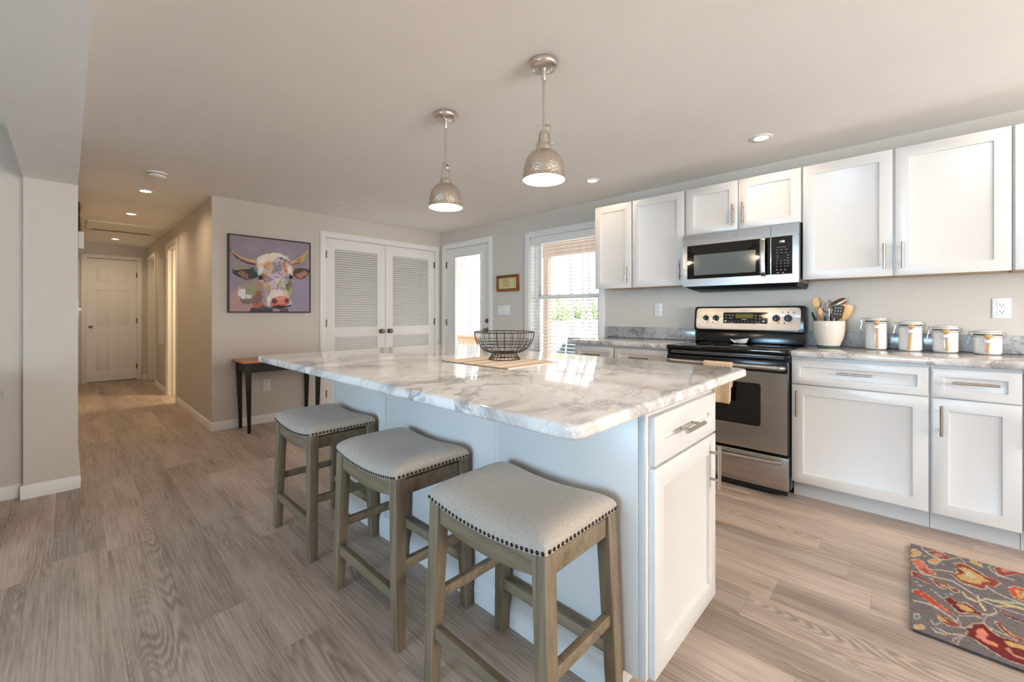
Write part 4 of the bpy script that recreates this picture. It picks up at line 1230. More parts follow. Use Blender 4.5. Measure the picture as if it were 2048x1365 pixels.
# ---------------------------------------------------------------- crock with utensils
KX, KY = 3.565, .400
ck = thing('utensil_crock', (KX, KY, CZ_), 'cream ceramic crock with green foot, full of cooking utensils', 'crock')
MB().lathe([(.0645, .012), (.070, .030), (.078, .050), (.086, .080), (.0905, .115), (.0925, .150), (.0925, .174), (.0905, .178), (.087, .176), (.086, .15), (.080, .09), (.066, .04), (.05, .016), (0, .014)], (KX, KY, CZ_), 48).build('pot', M['cream'], ck)
MB().lathe([(0, 0), (.0625, 0), (.064, .003), (.0645, .012), (0, .012)], (KX, KY, CZ_), 48).build('foot_ring', M['green_glaze'], ck)
# image directions seen from the room: s runs along the wall (towards +Y shows further to the window)
def U(dx, dy, z): return Vector((KX + dx, KY + dy, CZ_ + z))
GU = 'utensils in the cream crock'
def utensil(name, label, p0, p1, mat, r=.005):
    t_ = thing(name, tuple(p0), label, 'utensil', GU)
    MB().tube([p0, p0.lerp(p1, .5), p1], r, 10).build('handle', mat, t_)
    return t_, (p1 - p0).normalized()
def oriented(d, face=Vector((-1, -.6, .2))):
    d = d.normalized(); n = (face - d * face.dot(d)).normalized(); s = d.cross(n)
    return Matrix((s, n, d)).transposed()     # local x: width, y: facing, z: along
def flat_head(mb, c, R, outline, t):
    pts = [(u, v) for u, v in outline]; n = len(pts)
    vs = [c + R @ Vector((u, -t / 2, v)) for u, v in pts] + [c + R @ Vector((u, t / 2, v)) for u, v in pts]
    mb.add(vs, [tuple(reversed(range(n))), tuple(range(n, 2 * n))] + [(k, (k + 1) % n, n + (k + 1) % n, n + k) for k in range(n)])
def oval(w, h, n=24): return [(w * math.cos(2 * PI * k / n), h * math.sin(2 * PI * k / n)) for k in range(n)]
def put(name, label, p1, mat, r, cat='utensil', z0=.030, k=.50):
    """Handle from the crock floor up to p1, fanned outward so that no two cross."""
    dx, dy, z = p1; t = math.hypot(dx, dy); q = min(.046, t * k) / max(t, 1e-6)
    return utensil(name, label, U(dx * q, dy * q, z0), U(*p1), mat, r)
t_, d = put('wooden_spoon', 'pale wooden spoon with rounded bowl leaning toward the range', (-.002, .066, .272), M['spoon_wood'], .0055)
MB().sphere(U(-.002, .066, .272) + d * .030, .034, 20, 14, sc=(.70, .20, 1.2), rot=oriented(d)).build('bowl', M['spoon_wood'], t_)
t_, d = put('wooden_spoon', 'honey-coloured wooden spoon just in front of the pale one', (-.050, .036, .218), M['honey_wood'], .006)
MB().sphere(U(-.050, .036, .218) + d * .020, .026, 20, 14, sc=(.55, .20, 1.2), rot=oriented(d)).build('bowl', M['honey_wood'], t_)
p1 = (.045, .010, .238)
t_, d = put('potato_masher', 'steel looped kitchen tool standing behind the wooden spoons', p1, M['chrome'], .004)
R = oriented(d); c = U(*p1) + d * .040
mb = MB(); mb.tube([c + R @ Vector((.032 * math.cos(2 * PI * k / 32), 0, .042 * math.sin(2 * PI * k / 32))) for k in range(32)], .004, 8, closed=True)
mb.tube([c + R @ Vector((0, 0, -.042)), c + R @ Vector((0, 0, .042))], .003, 8); mb.build('loop', M['chrome'], t_)
p1 = (.008, -.004, .272)
t_, d = put('serving_spoon', 'large shiny steel serving spoon, tallest in the crock', p1, M['chrome'], .004)
R2 = oriented(Vector((-.10, -.80, .52)), Vector((-.8, .2, .6)))
MB().sphere(U(*p1) + Vector((-.004, -.042, .026)), .056, 24, 16, sc=(.46, .24, 1.0), rot=R2).build('bowl', M['nickel'], t_)
p1 = (-.046, -.050, .200)
t_, d = put('slotted_turner', 'black slotted nylon turner leaning toward the canisters', p1, M['black_matte'], .005)
R = oriented(d); mb = MB(); flat_head(mb, U(*p1) + d * .038, R, [(-.028, -.04), (.028, -.04), (.034, .036), (.028, .044), (-.028, .044), (-.034, .036)], .004)
bl_ = mb.build('blade', M['black_matte'], t_)
mb = MB()
for u in (-.016, 0, .016):
    for v in (-.012, .008, .028): flat_head(mb, U(*p1) + d * .038 + R @ Vector((u, .0022, v)), R, oval(.0035, .0045, 10), .0008)
mb.build('slot_hole', M['mark'], bl_)
for p1, lb in (((-.068, -.022, .178), 'black knife handle with steel edge in front of the slotted turner'), ((-.068, .006, .160), 'short black knife handle in front of the serving spoon')):
    t_, d = put('kitchen_knife', lb, p1, M['chrome'], .003); R = oriented(d); t_['category'] = 'knife'
    mb = MB(); flat_head(mb, U(*p1) + d * .022, R, [(-.008, -.030), (.008, -.030), (.009, .022), (.005, .030), (-.005, .030), (-.009, .022)], .012); mb.build('grip', M['black_matte'], t_, .002)
p1 = (-.004, -.082, .190)
t_, d = put('wooden_spatula', 'broad flat beige wooden spatula tipping toward the canisters', p1, M['spoon_wood'], .006)
R = oriented(d); mb = MB(); flat_head(mb, U(*p1) + d * .050, R, [(-.014, -.05), (.014, -.05), (.028, -.02), (.036, .03), (.028, .050), (-.028, .050), (-.036, .03), (-.028, -.02)], .005); mb.build('blade', M['spoon_wood'], t_, .0015)
p1 = (.030, -.060, .172)
t_, d = put('wooden_spoon', 'amber wooden spoon half hidden behind the beige spatula', p1, M['honey_wood'], .005)
MB().sphere(U(*p1) + d * .028, .030, 18, 12, sc=(.7, .2, 1.2), rot=oriented(d)).build('bowl', M['honey_wood'], t_)
p1 = (.062, -.076, .285)
t_, d = put('ladle', 'dark utensil with rounded red handle end behind the spatula', p1, M['black_matte'], .005)
MB().sphere(U(*p1) + d * .014, .016, 16, 12, sc=(.8, .7, 1.25), rot=oriented(d)).build('grip', M['red'], t_)
p1 = (-.026, .080, .205)
t_, d = put('dark_grip_tool', 'black-gripped kitchen tool at the range end of the crock', p1, M['black_matte'], .005)  # dark utensil grip, kind not identified
MB().sphere(U(*p1) + d * .012, .011, 12, 10, sc=(.7, .45, 2.2), rot=oriented(d)).build('grip', M['black_matte'], t_)
p1 = (-.056, .062, .182)
t_, d = put('steel_grip_tool', 'steel-handled tool with dark grip beside the black-gripped tool', p1, M['chrome'], .004)  # utensil handle and grip only, kind not identified
MB().sphere(U(*p1) + d * .010, .010, 12, 10, sc=(.7, .5, 2.0), rot=oriented(d)).build('grip', M['black_matte'], t_)

# ---------------------------------------------------------------- towel, spoon rest
def cloth(fn, nu, nv, t):
    mb = MB(); vs = [fn(i / nu, j / nv) for i in range(nu + 1) for j in range(nv + 1)]
    mb.add(vs, [(i * (nv + 1) + j, (i + 1) * (nv + 1) + j, (i + 1) * (nv + 1) + j + 1, i * (nv + 1) + j + 1) for i in range(nu) for j in range(nv)], 0, True)
    return mb
def towel_fn(y0, y1, zf, zb, off):
    R_ = .0175 + off; L_front = .808 - zf; L_back = .808 - zb; arc = PI * R_
    tot = L_front + arc + L_back
    def f(u, v):
        s = v * tot; y = y0 + (y1 - y0) * u
        if s < L_front: x, z = 2.976 - R_, zf + s
        elif s < L_front + arc:
            a = (s - L_front) / R_; x, z = 2.976 - R_ * math.cos(a), .808 + R_ * math.sin(a)
        else: x, z = 2.976 + R_, .808 - (s - L_front - arc)
        hang = max(0, .808 - z) / .25
        return (x - .004 * math.sin(u * 9 + 1.3) * hang * (1 if x < 2.976 else .3), y + .012 * hang * (.5 - u) * 1.4, z)
    return f
tw = thing('dish_towel', (2.976, .925, .56), 'beige striped dish towel folded over the oven handle', 'towel')
for y0, y1, zf, zb, off, nm in ((.838, 1.014, .556, .66, .0015, 'front_layer'), (.834, 1.010, .572, .67, .0, 'inner_fold')):
    o = cloth(towel_fn(y0, y1, zf, zb, off), 16, 60, .002).build(nm, M['towel'], tw)
    md = o.modifiers.new('thick', 'SOLIDIFY'); md.thickness = .0012
sr = thing('spoon_rest', (3.49, .930, .9185), 'small white ceramic spoon rest on the black cooktop', 'spoon rest')
dish = MB().lathe([(0, .003), (.016, .003), (.026, .010), (.033, .024), (.035, .0255), (.033, .021), (.026, .004), (.018, 0), (0, 0)], (0, 0, 0), 36)
dish.v = [(3.49 + x * .9, .922 + y * 1.5, .9185 + z * (1.25 - .35 * y / .035)) for x, y, z in dish.v]
dish.build('dish', M['ceramic'], sr)
MB().ribbon([(3.48, .955, .9225), (3.48, .968, .932), (3.48, .980, .944), (3.48, .990, .947)], (1, 0, 0), .030, .007, smooth=True).build('handle_tab', M['ceramic'], sr, .002)

# ---------------------------------------------------------------- console table
ct = thing('console_table', (1.50, 4.70, 0), 'slim black side table with amber wood top under the cow picture', 'table')
TX0, TX1, TY0, TY1, TZ = 1.118, 1.88, 4.50, 4.893, .693
MB().box(TX0, TX1, TY0, TY1, TZ - .024, TZ).build('table_top', M['table_top'], ct, .004)
for x0 in (1.152, 1.802):
    for y0 in (4.532, 4.846):
        s = 1 if x0 < 1.5 else -1; sy = 1 if y0 < 4.7 else -1
        a, b_ = (x0, x0 + .045); c, e = (y0, y0 + .045)
        q = lambda x0, x1, y0, y1, z: [(x0, y0, z), (x1, y0, z), (x1, y1, z), (x0, y1, z)]
        tx0, tx1 = (a, a + .024) if s < 0 else (b_ - .024, b_)
        ty0, ty1 = (c, c + .024) if sy < 0 else (e - .024, e)
        mb = MB(); mb.hexa(q(tx0, tx1, ty0, ty1, 0), q(a, b_, c, e, TZ - .125)); mb.box(a, b_, c, e, TZ - .125, TZ - .0245)
        mb.build('leg', M['table_black'], ct, .001)
for q in ((1.196, 1.803, 4.54, 4.558), (1.196, 1.803, 4.866, 4.884)): MB().box(*q, TZ - .115, TZ - .0245).build('apron', M['table_black'], ct)
for q in ((1.158, 1.176, 4.576, 4.847), (1.822, 1.84, 4.576, 4.847)): MB().box(*q, TZ - .115, TZ - .0245).build('apron', M['table_black'], ct)

# ---------------------------------------------------------------- sockets and switches
def outlet(n, P, label):
    """P(u, v, w): a point on the plate face; u across, v up, w out."""
    t_ = thing('wall_outlet', tuple(P(0, -.058, 0)), label, 'outlet', 'white wall outlets')
    def bx(mb, u0, u1, v0, v1, w0, w1):
        q = lambda w: [P(u0, v0, w), P(u1, v0, w), P(u1, v1, w), P(u0, v1, w)]
        mb.hexa(q(w0), q(w1))
    mb = MB(); bx(mb, -.036, .036, -.058, .058, 0, .006); plate = mb.build('plate', M['plastic'], t_, .002)
    for v in (-.0195, .0195):
        mb = MB(); pts = [(.0165 * max(-1, min(1, 1.25 * math.cos(a))), v + .0145 * max(-1, min(1, 1.1 * math.sin(a)))) for a in [2 * PI * k / 24 for k in range(24)]]
        vs = [P(u, w_, .005) for u, w_ in pts] + [P(u, w_, .0085) for u, w_ in pts]
        mb.add(vs, [tuple(range(24, 48))] + [(k, (k + 1) % 24, 24 + (k + 1) % 24, 24 + k) for k in range(24)])
        so = mb.build('socket', M['plastic'], plate)
        mb = MB(); bx(mb, -.0078, -.0056, v - .001, v + .008, .008, .0088); bx(mb, .0056, .0078, v - .001, v + .007, .008, .0088); bx(mb, -.0025, .0025, v - .010, v - .0055, .008, .0088)
        mb.build('slot_hole', M['slot'], plate)
    return t_
outlet(0, lambda u, v, w: Vector((XR - w, 1.654 - u, 1.178 + v)), 'white double outlet between the window and the range')
outlet(0, lambda u, v, w: Vector((XR - w, -.386 - u, 1.174 + v)), 'white double outlet above the shortest canister')
outlet(0, lambda u, v, w: Vector((1.435 + u, YB - w, .394 + v)), 'white double outlet on the wall below the side table')
sw = thing('light_switch', (XR, 3.63, 1.126), 'white four-gang light switch plate under the framed verse', 'light switch')
MB().box(XR - .006, XR, 3.527, 3.732, 1.128, 1.240).build('plate', M['plastic'], sw, .002)
for k in range(4):
    y = 3.565 + k * .0435
    MB().box(XR - .016, XR - .005, y - .005, y + .005, 1.178, 1.194).build('toggle', M['plastic'], sw, .001)

# ---------------------------------------------------------------- framed verse
vf = thing('framed_verse', (XR, 3.545, 1.41), 'small brown-framed cream verse on the wall beside the exterior door', 'picture')
y0, y1, z0, z1 = 3.365, 3.730, 1.412, 1.614
mb = MB(); f = .034
for q in ((y0, y1, z0, z0 + f), (y0, y1, z1 - f, z1), (y0, y0 + f, z0 + f, z1 - f), (y1 - f, y1, z0 + f, z1 - f)): mb.box(XR - .022, XR - .001, *q)
mb.build('frame', M['gold_frame'], vf, .002)
pap = MB().box(XR - .013, XR - .002, y0 + f - .002, y1 - f + .002, z0 + f - .002, z1 - f + .002).build('paper', M['paper'], vf)
rnd = random.Random(3); mb = MB(); mg = MB()
for r in range(8):      # eight lines of small illegible script in the middle
    zc = 1.561 - r * .0125; y = 3.636 - rnd.random() * .012
    while y > 3.515 + rnd.random() * .02:
        w_ = .004 + rnd.random() * .010; mb.box(XR - .0136, XR - .013, y - w_, y, zc - .002, zc + .002 + rnd.random() * .002); y -= w_ + .0035
for r in range(5):      # small green sprigs down one side
    zc = 1.555 - r * .021
    for k in range(4):
        y = 3.687 - k * .008; mg.poly_prism([(y, zc), (y - .004, zc + .005 * (k % 2)), (y - .007, zc + .001), (y - .003, zc - .004)], 'x', XR - .0136, XR - .013)
for r in range(22):     # a sprig on the other side
    zc = 1.575 - r * .0052; y = 3.434 + .010 * math.sin(r * .7)
    mg.box(XR - .0136, XR - .013, y - .004 - .006 * rnd.random(), y, zc, zc + .0032)
mb.build('script_lettering', M['ink_brown'], pap); mg.build('sprig_print', M['ink_green'], pap)

# ---------------------------------------------------------------- things on the hallway walls
sg = thing('wall_sign', (PX1, 4.6, 1.60), 'white lettered board hanging on the hallway wall below the dark frame', 'sign')
MB().box(PX1 + .004, PX1 + .032, 4.24, 4.95, 1.604, 1.722).build('board', M['sign_white'], sg, .002)
mb = MB(); rnd = random.Random(5)
for k in range(22):
    y = 4.28 + k * .03; mb.box(PX1 + .032, PX1 + .0326, y, y + .006 + .012 * rnd.random(), 1.63, 1.65 + .045 * rnd.random())
mb.build('lettering', M['mark_dark'], sg)
df = thing('wall_plaque', (PX1, 4.65, 1.74), 'dark wooden plaque on the hallway wall above the white board', 'plaque')
n = 24; pts = [(4.66 + .30 * math.cos(2 * PI * k / n), 1.872 + .125 * math.sin(2 * PI * k / n)) for k in range(n)]
MB().poly_prism(pts, 'x', PX1 + .004, PX1 + .016).build('backing', M['dark_wood'], df)
pts = [(4.66 + .27 * math.cos(2 * PI * k / n), 1.872 + .110 * math.sin(2 * PI * k / n)) for k in range(n)]
MB().poly_prism(pts, 'x', PX1 + .016, PX1 + .026).build('face_board', M['honey_wood'], df)
hs = thing('hall_switch', (PX1, 4.2, 1.11), 'white toggle switch on the hallway side of the stub wall', 'light switch')
MB().box(PX1, PX1 + .005, 4.16, 4.24, 1.115, 1.230).build('plate', M['plastic'], hs, .001)
MB().box(PX1 + .004, PX1 + .018, 4.195, 4.205, 1.166, 1.182).build('toggle', M['plastic'], hs)
ac = thing('access_panel', (XH, 8.0, .66), 'tall cream access panel standing ajar above the return grille', 'panel')
MB().hexa([(XH - .004, 7.70, .70), (XH - .018, 7.70, .70), (XH - .006, 8.34, .70), (XH - .001, 8.34, .70)], [(XH - .004, 7.70, 1.945), (XH - .018, 7.70, 1.945), (XH - .006, 8.34, 1.945), (XH - .001, 8.34, 1.945)]).build('panel_board', M['door'], ac)
MB().box(XH - .004, XH - .0005, 7.655, 7.70, .69, 1.95).build('gap_shade', M['slot'], ac)  # dark strip paints the shade in the open gap
rgr = thing('return_grille', (XH, 8.0, .10), 'cream louvred return air grille low on the hallway wall', 'vent')
mb = MB(); a0, a1, b0, b1 = 7.66, 8.36, .11, .655
for q in ((a0, a1, b0, b0 + .03), (a0, a1, b1 - .03, b1), (a0, a0 + .03, b0, b1), (a1 - .03, a1, b0, b1)): mb.box(XH - .010, XH - .0005, *q)
mb.build('frame', M['grille'], rgr)
mb = MB(); z = b0 + .04
while z < b1 - .04: mb.hexa([(XH - .009, a0 + .03, z), (XH - .001, a0 + .03, z + .008), (XH - .001, a1 - .03, z + .008), (XH - .009, a1 - .03, z)], [(XH - .009, a0 + .03, z + .0015), (XH - .001, a0 + .03, z + .0095), (XH - .001, a1 - .03, z + .0095), (XH - .009, a1 - .03, z + .0015)]); z += .016
mb.build('louvre', M['grille'], rgr)

# ---------------------------------------------------------------- sofa at the edge of the living room
sf = thing('sofa', (-1.25, 3.55, 0), 'pale cloth sofa whose rolled arm just shows at the picture edge', 'sofa')
def roll(x0, x1, y0, y1, z0, z1, name, r):
    return MB().box(x0, x1, y0, y1, z0, z1).build(name, M['sofa'], sf, r, 4)
roll(-2.2, -.40, 3.15, 3.85, .10, .42, 'seat', .05); roll(-2.2, -.40, 3.72, 3.95, .30, .82, 'backrest', .06)
roll(-.44, -.355, 3.12, 3.94, .10, .60, 'arm', .03); roll(-2.31, -2.2, 3.12, 3.94, .08, .60, 'arm', .03)
for x in (-.33, -2.25): MB().cyl((x, 3.12, .652), (x, 3.94, .652), .066, n=24).build('arm_roll', M['sofa'], sf, .01)
for x in (-2.2, -.42):
    for y in (3.2, 3.88): MB().cyl((x, y, 0), (x, y, .1), .02, .026, n=12).build('leg', M['dark_wood'], sf)
pl = MB().sphere((-.405, 3.60, .842), .20, 24, 16, sc=(.72, .40, .62)).build('throw_pillow', M['pillow']); move_origin(pl)
tag(pl, 'grey patterned throw pillow on the sofa arm', 'pillow')
# ---------------------------------------------------------------- painted surfaces
class Painter:
    """Colours the points of a grid: shapes are filled in a drawing plane (u, v)."""
    def __init__(self, u, v, base, seed=1):
        self.u, self.v = u, v
        self.c = np.empty((len(u), 3)); self.c[:] = lin(base)
        self.rng = np.random.default_rng(seed)
    def wob(self, amp, freq, ph=0.0):
        return amp * (np.sin(self.u * freq + self.v * freq * .6 + ph) + np.sin(self.v * freq * 1.3 - self.u * freq * .4 + ph * 2)) * .5
    def inside(self, pts, wob=0.0, freq=.1):
        u = self.u + (self.wob(wob, freq) if wob else 0); v = self.v + (self.wob(wob, freq, 2.0) if wob else 0)
        p = np.array(pts, float); m = np.zeros(len(u), bool)
        for (x1, y1), (x2, y2) in zip(p, np.roll(p, -1, 0)):
            if y1 == y2: continue
            t = (y1 > v) != (y2 > v)
            m ^= t & (u < (x2 - x1) * (v - y1) / (y2 - y1) + x1)
        return m
    def near(self, pts, w):
        d = np.full(len(self.u), 1e9)
        for (x1, y1), (x2, y2) in zip(pts[:-1], pts[1:]):
            dx, dy = x2 - x1, y2 - y1; l = dx * dx + dy * dy + 1e-9
            t = np.clip(((self.u - x1) * dx + (self.v - y1) * dy) / l, 0, 1)
            d = np.minimum(d, np.hypot(self.u - x1 - t * dx, self.v - y1 - t * dy))
        return d < w
    def put(self, m, rgb, a=1.0): self.c[m] = self.c[m] * (1 - a) + np.array(lin(rgb)) * a
    def poly(self, pts, rgb, a=1.0, wob=4.0, freq=.08): self.put(self.inside(pts, wob, freq), rgb, a)
    def oval(self, c, rx, ry, rgb, a=1.0, rot=0.0):
        dx, dy = self.u - c[0], self.v - c[1]; k, s = math.cos(rot), math.sin(rot)
        self.put(((dx * k + dy * s) / rx) ** 2 + ((dy * k - dx * s) / ry) ** 2 < 1, rgb, a)
    def line(self, pts, w, rgb, a=1.0): self.put(self.near(pts, w), rgb, a)
    def grain(self, amp):
        self.c *= (1 + amp * (self.rng.random((len(self.u), 1)) * 2 - 1)); np.clip(self.c, 0, 1, out=self.c)

def seen(P):
    """Drawing-plane coordinates of world points (the plane the pictures were sketched in)."""
    a = YAW; X, Y, Z = P[:, 0], P[:, 1], P[:, 2]
    fw = X * math.sin(a) + Y * math.cos(a); rt = X * math.cos(a) - Y * math.sin(a)
    return 1024 + FPX * rt / fw, HORIZON - FPX * (Z - CAM_H) / fw

def grid_mesh(name, P, n0, n1, colors, mat, parent=None):
    o0 = Vector(ORIGIN.get(root_of(parent), (0, 0, 0))) if parent else Vector((0, 0, 0))
    me = bpy.data.meshes.new(name)
    fs = [(i * n1 + j, (i + 1) * n1 + j, (i + 1) * n1 + j + 1, i * n1 + j + 1) for i in range(n0 - 1) for j in range(n1 - 1)]
    me.from_pydata([tuple(p) for p in (P - np.array(o0))], [], fs)
    at = me.color_attributes.new('paint', 'FLOAT_COLOR', 'POINT')
    at.data.foreach_set('color', np.concatenate([colors, np.ones((len(colors), 1))], 1).astype(np.float32).ravel())
    me.materials.append(mat)
    o = bpy.data.objects.new(name, me); COL.objects.link(o)
    if parent: o.parent = parent
    return o

# ---- framed cow picture
QX0, QX1, QZ0, QZ1, QY = 1.083, 1.868, 1.152, 1.936, YB - .036
pic = thing('cow_picture', ((QX0 + QX1) / 2, YB, QZ0), 'framed picture of a horned cow head in loose brush strokes on lilac', 'picture')
mb = MB(); f = .013
for q in ((QX0, QX1, QZ0, QZ0 + f), (QX0, QX1, QZ1 - f, QZ1), (QX0, QX0 + f, QZ0 + f, QZ1 - f), (QX1 - f, QX1, QZ0 + f, QZ1 - f)): mb.box(q[0], q[1], QY - .003, YB - .001, q[2], q[3])
mb.build('frame', plain('dark_picture_frame', (30, 20, 18), .5, var=.1), pic)
n0, n1 = 250, 250
gx, gz = np.meshgrid(np.linspace(QX0 + f, QX1 - f, n0), np.linspace(QZ0 + f, QZ1 - f, n1), indexing='ij')
P = np.stack([gx.ravel(), np.full(gx.size, QY), gz.ravel()], 1)
pu, pv = seen(P); u, v = (pu - 440) * 7.38, (pv - 455) * 7.38
rj = np.random.default_rng(9)
u = u + 2.5 * np.sin(v * .12 + 3 * np.sin(u * .045)) + rj.normal(0, 1.0, len(u)); v = v + 2.5 * np.sin(u * .10 + 3 * np.sin(v * .05)) + rj.normal(0, 1.0, len(v))
A = Painter(u, v, (148, 138, 150), 2)
A.put(A.wob(1, .012) > .25, (158, 148, 160), .6); A.put(A.wob(1, .02, 1.0) < -.4, (146, 136, 146), .5)
A.put((v > 780) & (u > 700), (160, 152, 172), .45)
# body behind the head
A.poly([(135, 1250), (135, 1010), (230, 930), (300, 850), (420, 800), (560, 780), (640, 1000), (700, 1130), (640, 1250)], (176, 150, 146))
A.poly([(135, 1250), (140, 1040), (260, 1010), (330, 1110), (300, 1190), (240, 1250)], (186, 148, 142))
A.poly([(300, 870), (420, 800), (560, 800), (540, 900), (380, 930)], (160, 148, 134))
A.poly([(380, 905), (540, 870), (560, 960), (470, 1000), (400, 985)], (146, 156, 116))
A.poly([(560, 930), (620, 950), (630, 1060), (560, 1120), (470, 1060)], (150, 96, 88))
A.poly([(480, 1120), (620, 1090), (660, 1160), (560, 1200), (480, 1170)], (190, 108, 96))
A.poly([(276, 910), (370, 905), (385, 1060), (330, 1055), (258, 990)], (226, 228, 230)); A.poly([(395, 985), (470, 1005), (450, 1050), (390, 1040)], (214, 220, 222))
m = A.inside([(285, 1060), (480, 1050), (600, 1000), (630, 1070), (560, 1130), (330, 1130)], 3)
A.put(m, (150, 128, 124), .9); A.put(m & (np.sin(A.u * .32) * np.sin(A.v * .32) > .15), (62, 50, 52))
A.poly([(430, 1250), (470, 1180), (560, 1195), (640, 1150), (690, 1180), (780, 1190), (785, 1250)], (66, 68, 74))
A.poly([(875, 1250), (890, 1200), (1000, 1195), (1015, 1240), (1000, 1250)], (96, 84, 90))
# horns
A.poly([(128, 300), (160, 320), (230, 385), (330, 440), (440, 475), (535, 480), (535, 560), (420, 545), (300, 500), (210, 430), (150, 360)], (196, 158, 122), wob=2)
A.poly([(150, 355), (215, 430), (310, 500), (420, 545), (530, 562), (530, 535), (400, 505), (290, 455), (200, 390)], (84, 66, 66), wob=2)
A.poly([(128, 300), (165, 325), (178, 370), (150, 350)], (96, 88, 96), wob=1); A.poly([(440, 480), (535, 482), (535, 520), (450, 515)], (214, 174, 120), wob=2)
A.poly([(1288, 335), (1295, 390), (1270, 450), (1200, 520), (1090, 560), (1040, 545), (1030, 500), (1110, 480), (1200, 430), (1262, 370)], (206, 164, 116), wob=2)
A.poly([(1285, 380), (1272, 450), (1225, 480), (1250, 410)], (164, 166, 96), wob=2); A.poly([(1110, 530), (1190, 510), (1180, 530), (1060, 560), (1040, 550)], (90, 56, 46), wob=2)
A.poly([(1120, 490), (1190, 450), (1200, 490), (1130, 520)], (196, 124, 72), wob=2)
# ears
A.poly([(178, 620), (260, 580), (400, 575), (500, 600), (590, 650), (600, 720), (480, 765), (390, 780), (290, 740), (190, 690)], (60, 66, 64), wob=3)
A.poly([(178, 622), (260, 585), (400, 578), (470, 610), (380, 612), (260, 630)], (170, 152, 124), wob=3); A.poly([(500, 590), (585, 630), (560, 680), (500, 640)], (92, 124, 140), wob=3)
m = A.inside([(260, 660), (330, 640), (420, 690), (410, 765), (300, 720)], 3); A.put(m, (168, 134, 112)); A.put(m & (np.sin(A.u * .38 + A.v * .2) * np.sin(A.v * .4) > .1), (70, 52, 46))
A.poly([(1060, 610), (1180, 598), (1325, 625), (1310, 690), (1200, 775), (1130, 750), (1060, 680)], (88, 70, 66), wob=3); A.poly([(1110, 700), (1260, 640), (1300, 680), (1190, 762)], (178, 128, 106), wob=3)
A.poly([(1040, 560), (1110, 590), (1090, 650), (1050, 620)], (176, 146, 110), wob=2)
# head
A.poly([(535, 520), (600, 440), (720, 400), (860, 400), (980, 440), (1040, 520), (1075, 640), (1070, 780), (1040, 930), (1010, 1000), (1040, 1100), (1000, 1180), (860, 1205), (730, 1170), (690, 1080), (640, 980), (600, 850), (560, 700)], (206, 196, 192), wob=4)
A.poly([(540, 540), (610, 560), (640, 600), (590, 640), (550, 600)], (206, 158, 112)); A.poly([(640, 520), (740, 500), (770, 570), (700, 640), (640, 600)], (214, 156, 98))
A.poly([(760, 520), (900, 500), (930, 620), (820, 700), (740, 690), (790, 580)], (156, 144, 152)); A.poly([(920, 510), (960, 500), (1000, 600), (990, 680), (950, 660), (940, 580)], (212, 128, 84))
A.poly([(985, 590), (1040, 570), (1060, 660), (1010, 680)], (232, 224, 210)); A.poly([(620, 660), (670, 690), (680, 800), (610, 780)], (172, 90, 74)); A.poly([(560, 560), (640, 580), (640, 680), (580, 680)], (222, 222, 222))
A.poly([(640, 640), (740, 660), (760, 720), (680, 740)], (206, 176, 150)); A.poly([(680, 700), (770, 760), (750, 800), (680, 820), (650, 860), (640, 790)], (150, 138, 148))
A.poly([(545, 790), (600, 800), (600, 880), (550, 890)], (196, 124, 84)); A.poly([(590, 780), (660, 850), (690, 1060), (640, 1010), (600, 900)], (160, 152, 150))
A.poly([(640, 830), (720, 800), (740, 880), (660, 980)], (204, 172, 132)); A.poly([(660, 880), (750, 860), (760, 960), (700, 1020)], (168, 154, 164)); A.poly([(735, 880), (765, 890), (760, 950), (740, 940)], (222, 178, 84))
A.poly([(760, 680), (900, 660), (900, 800), (850, 920), (770, 940), (770, 800)], (206, 184, 206)); A.poly([(820, 740), (900, 720), (890, 800), (830, 800)], (226, 216, 224))
A.poly([(880, 740), (960, 720), (980, 860), (930, 950), (880, 920)], (190, 196, 170)); A.poly([(852, 800), (885, 800), (888, 870), (855, 860)], (226, 186, 64))
A.poly([(760, 930), (900, 920), (960, 960), (1010, 1020), (800, 1030), (700, 1060)], (228, 216, 214)); A.poly([(920, 940), (1000, 960), (1010, 1040), (940, 1000)], (222, 194, 140))
A.poly([(1000, 770), (1060, 760), (1060, 900), (1010, 960), (970, 900)], (132, 108, 100)); A.poly([(1020, 880), (1062, 890), (1060, 980), (1015, 980)], (158, 164, 92)); A.poly([(960, 680), (1050, 680), (1040, 780), (970, 800)], (164, 150, 160))
A.poly([(690, 1030), (750, 1040), (740, 1160), (700, 1150)], (222, 224, 222)); A.poly([(1000, 1020), (1060, 1080), (1070, 1150), (1020, 1150)], (176, 178, 160))
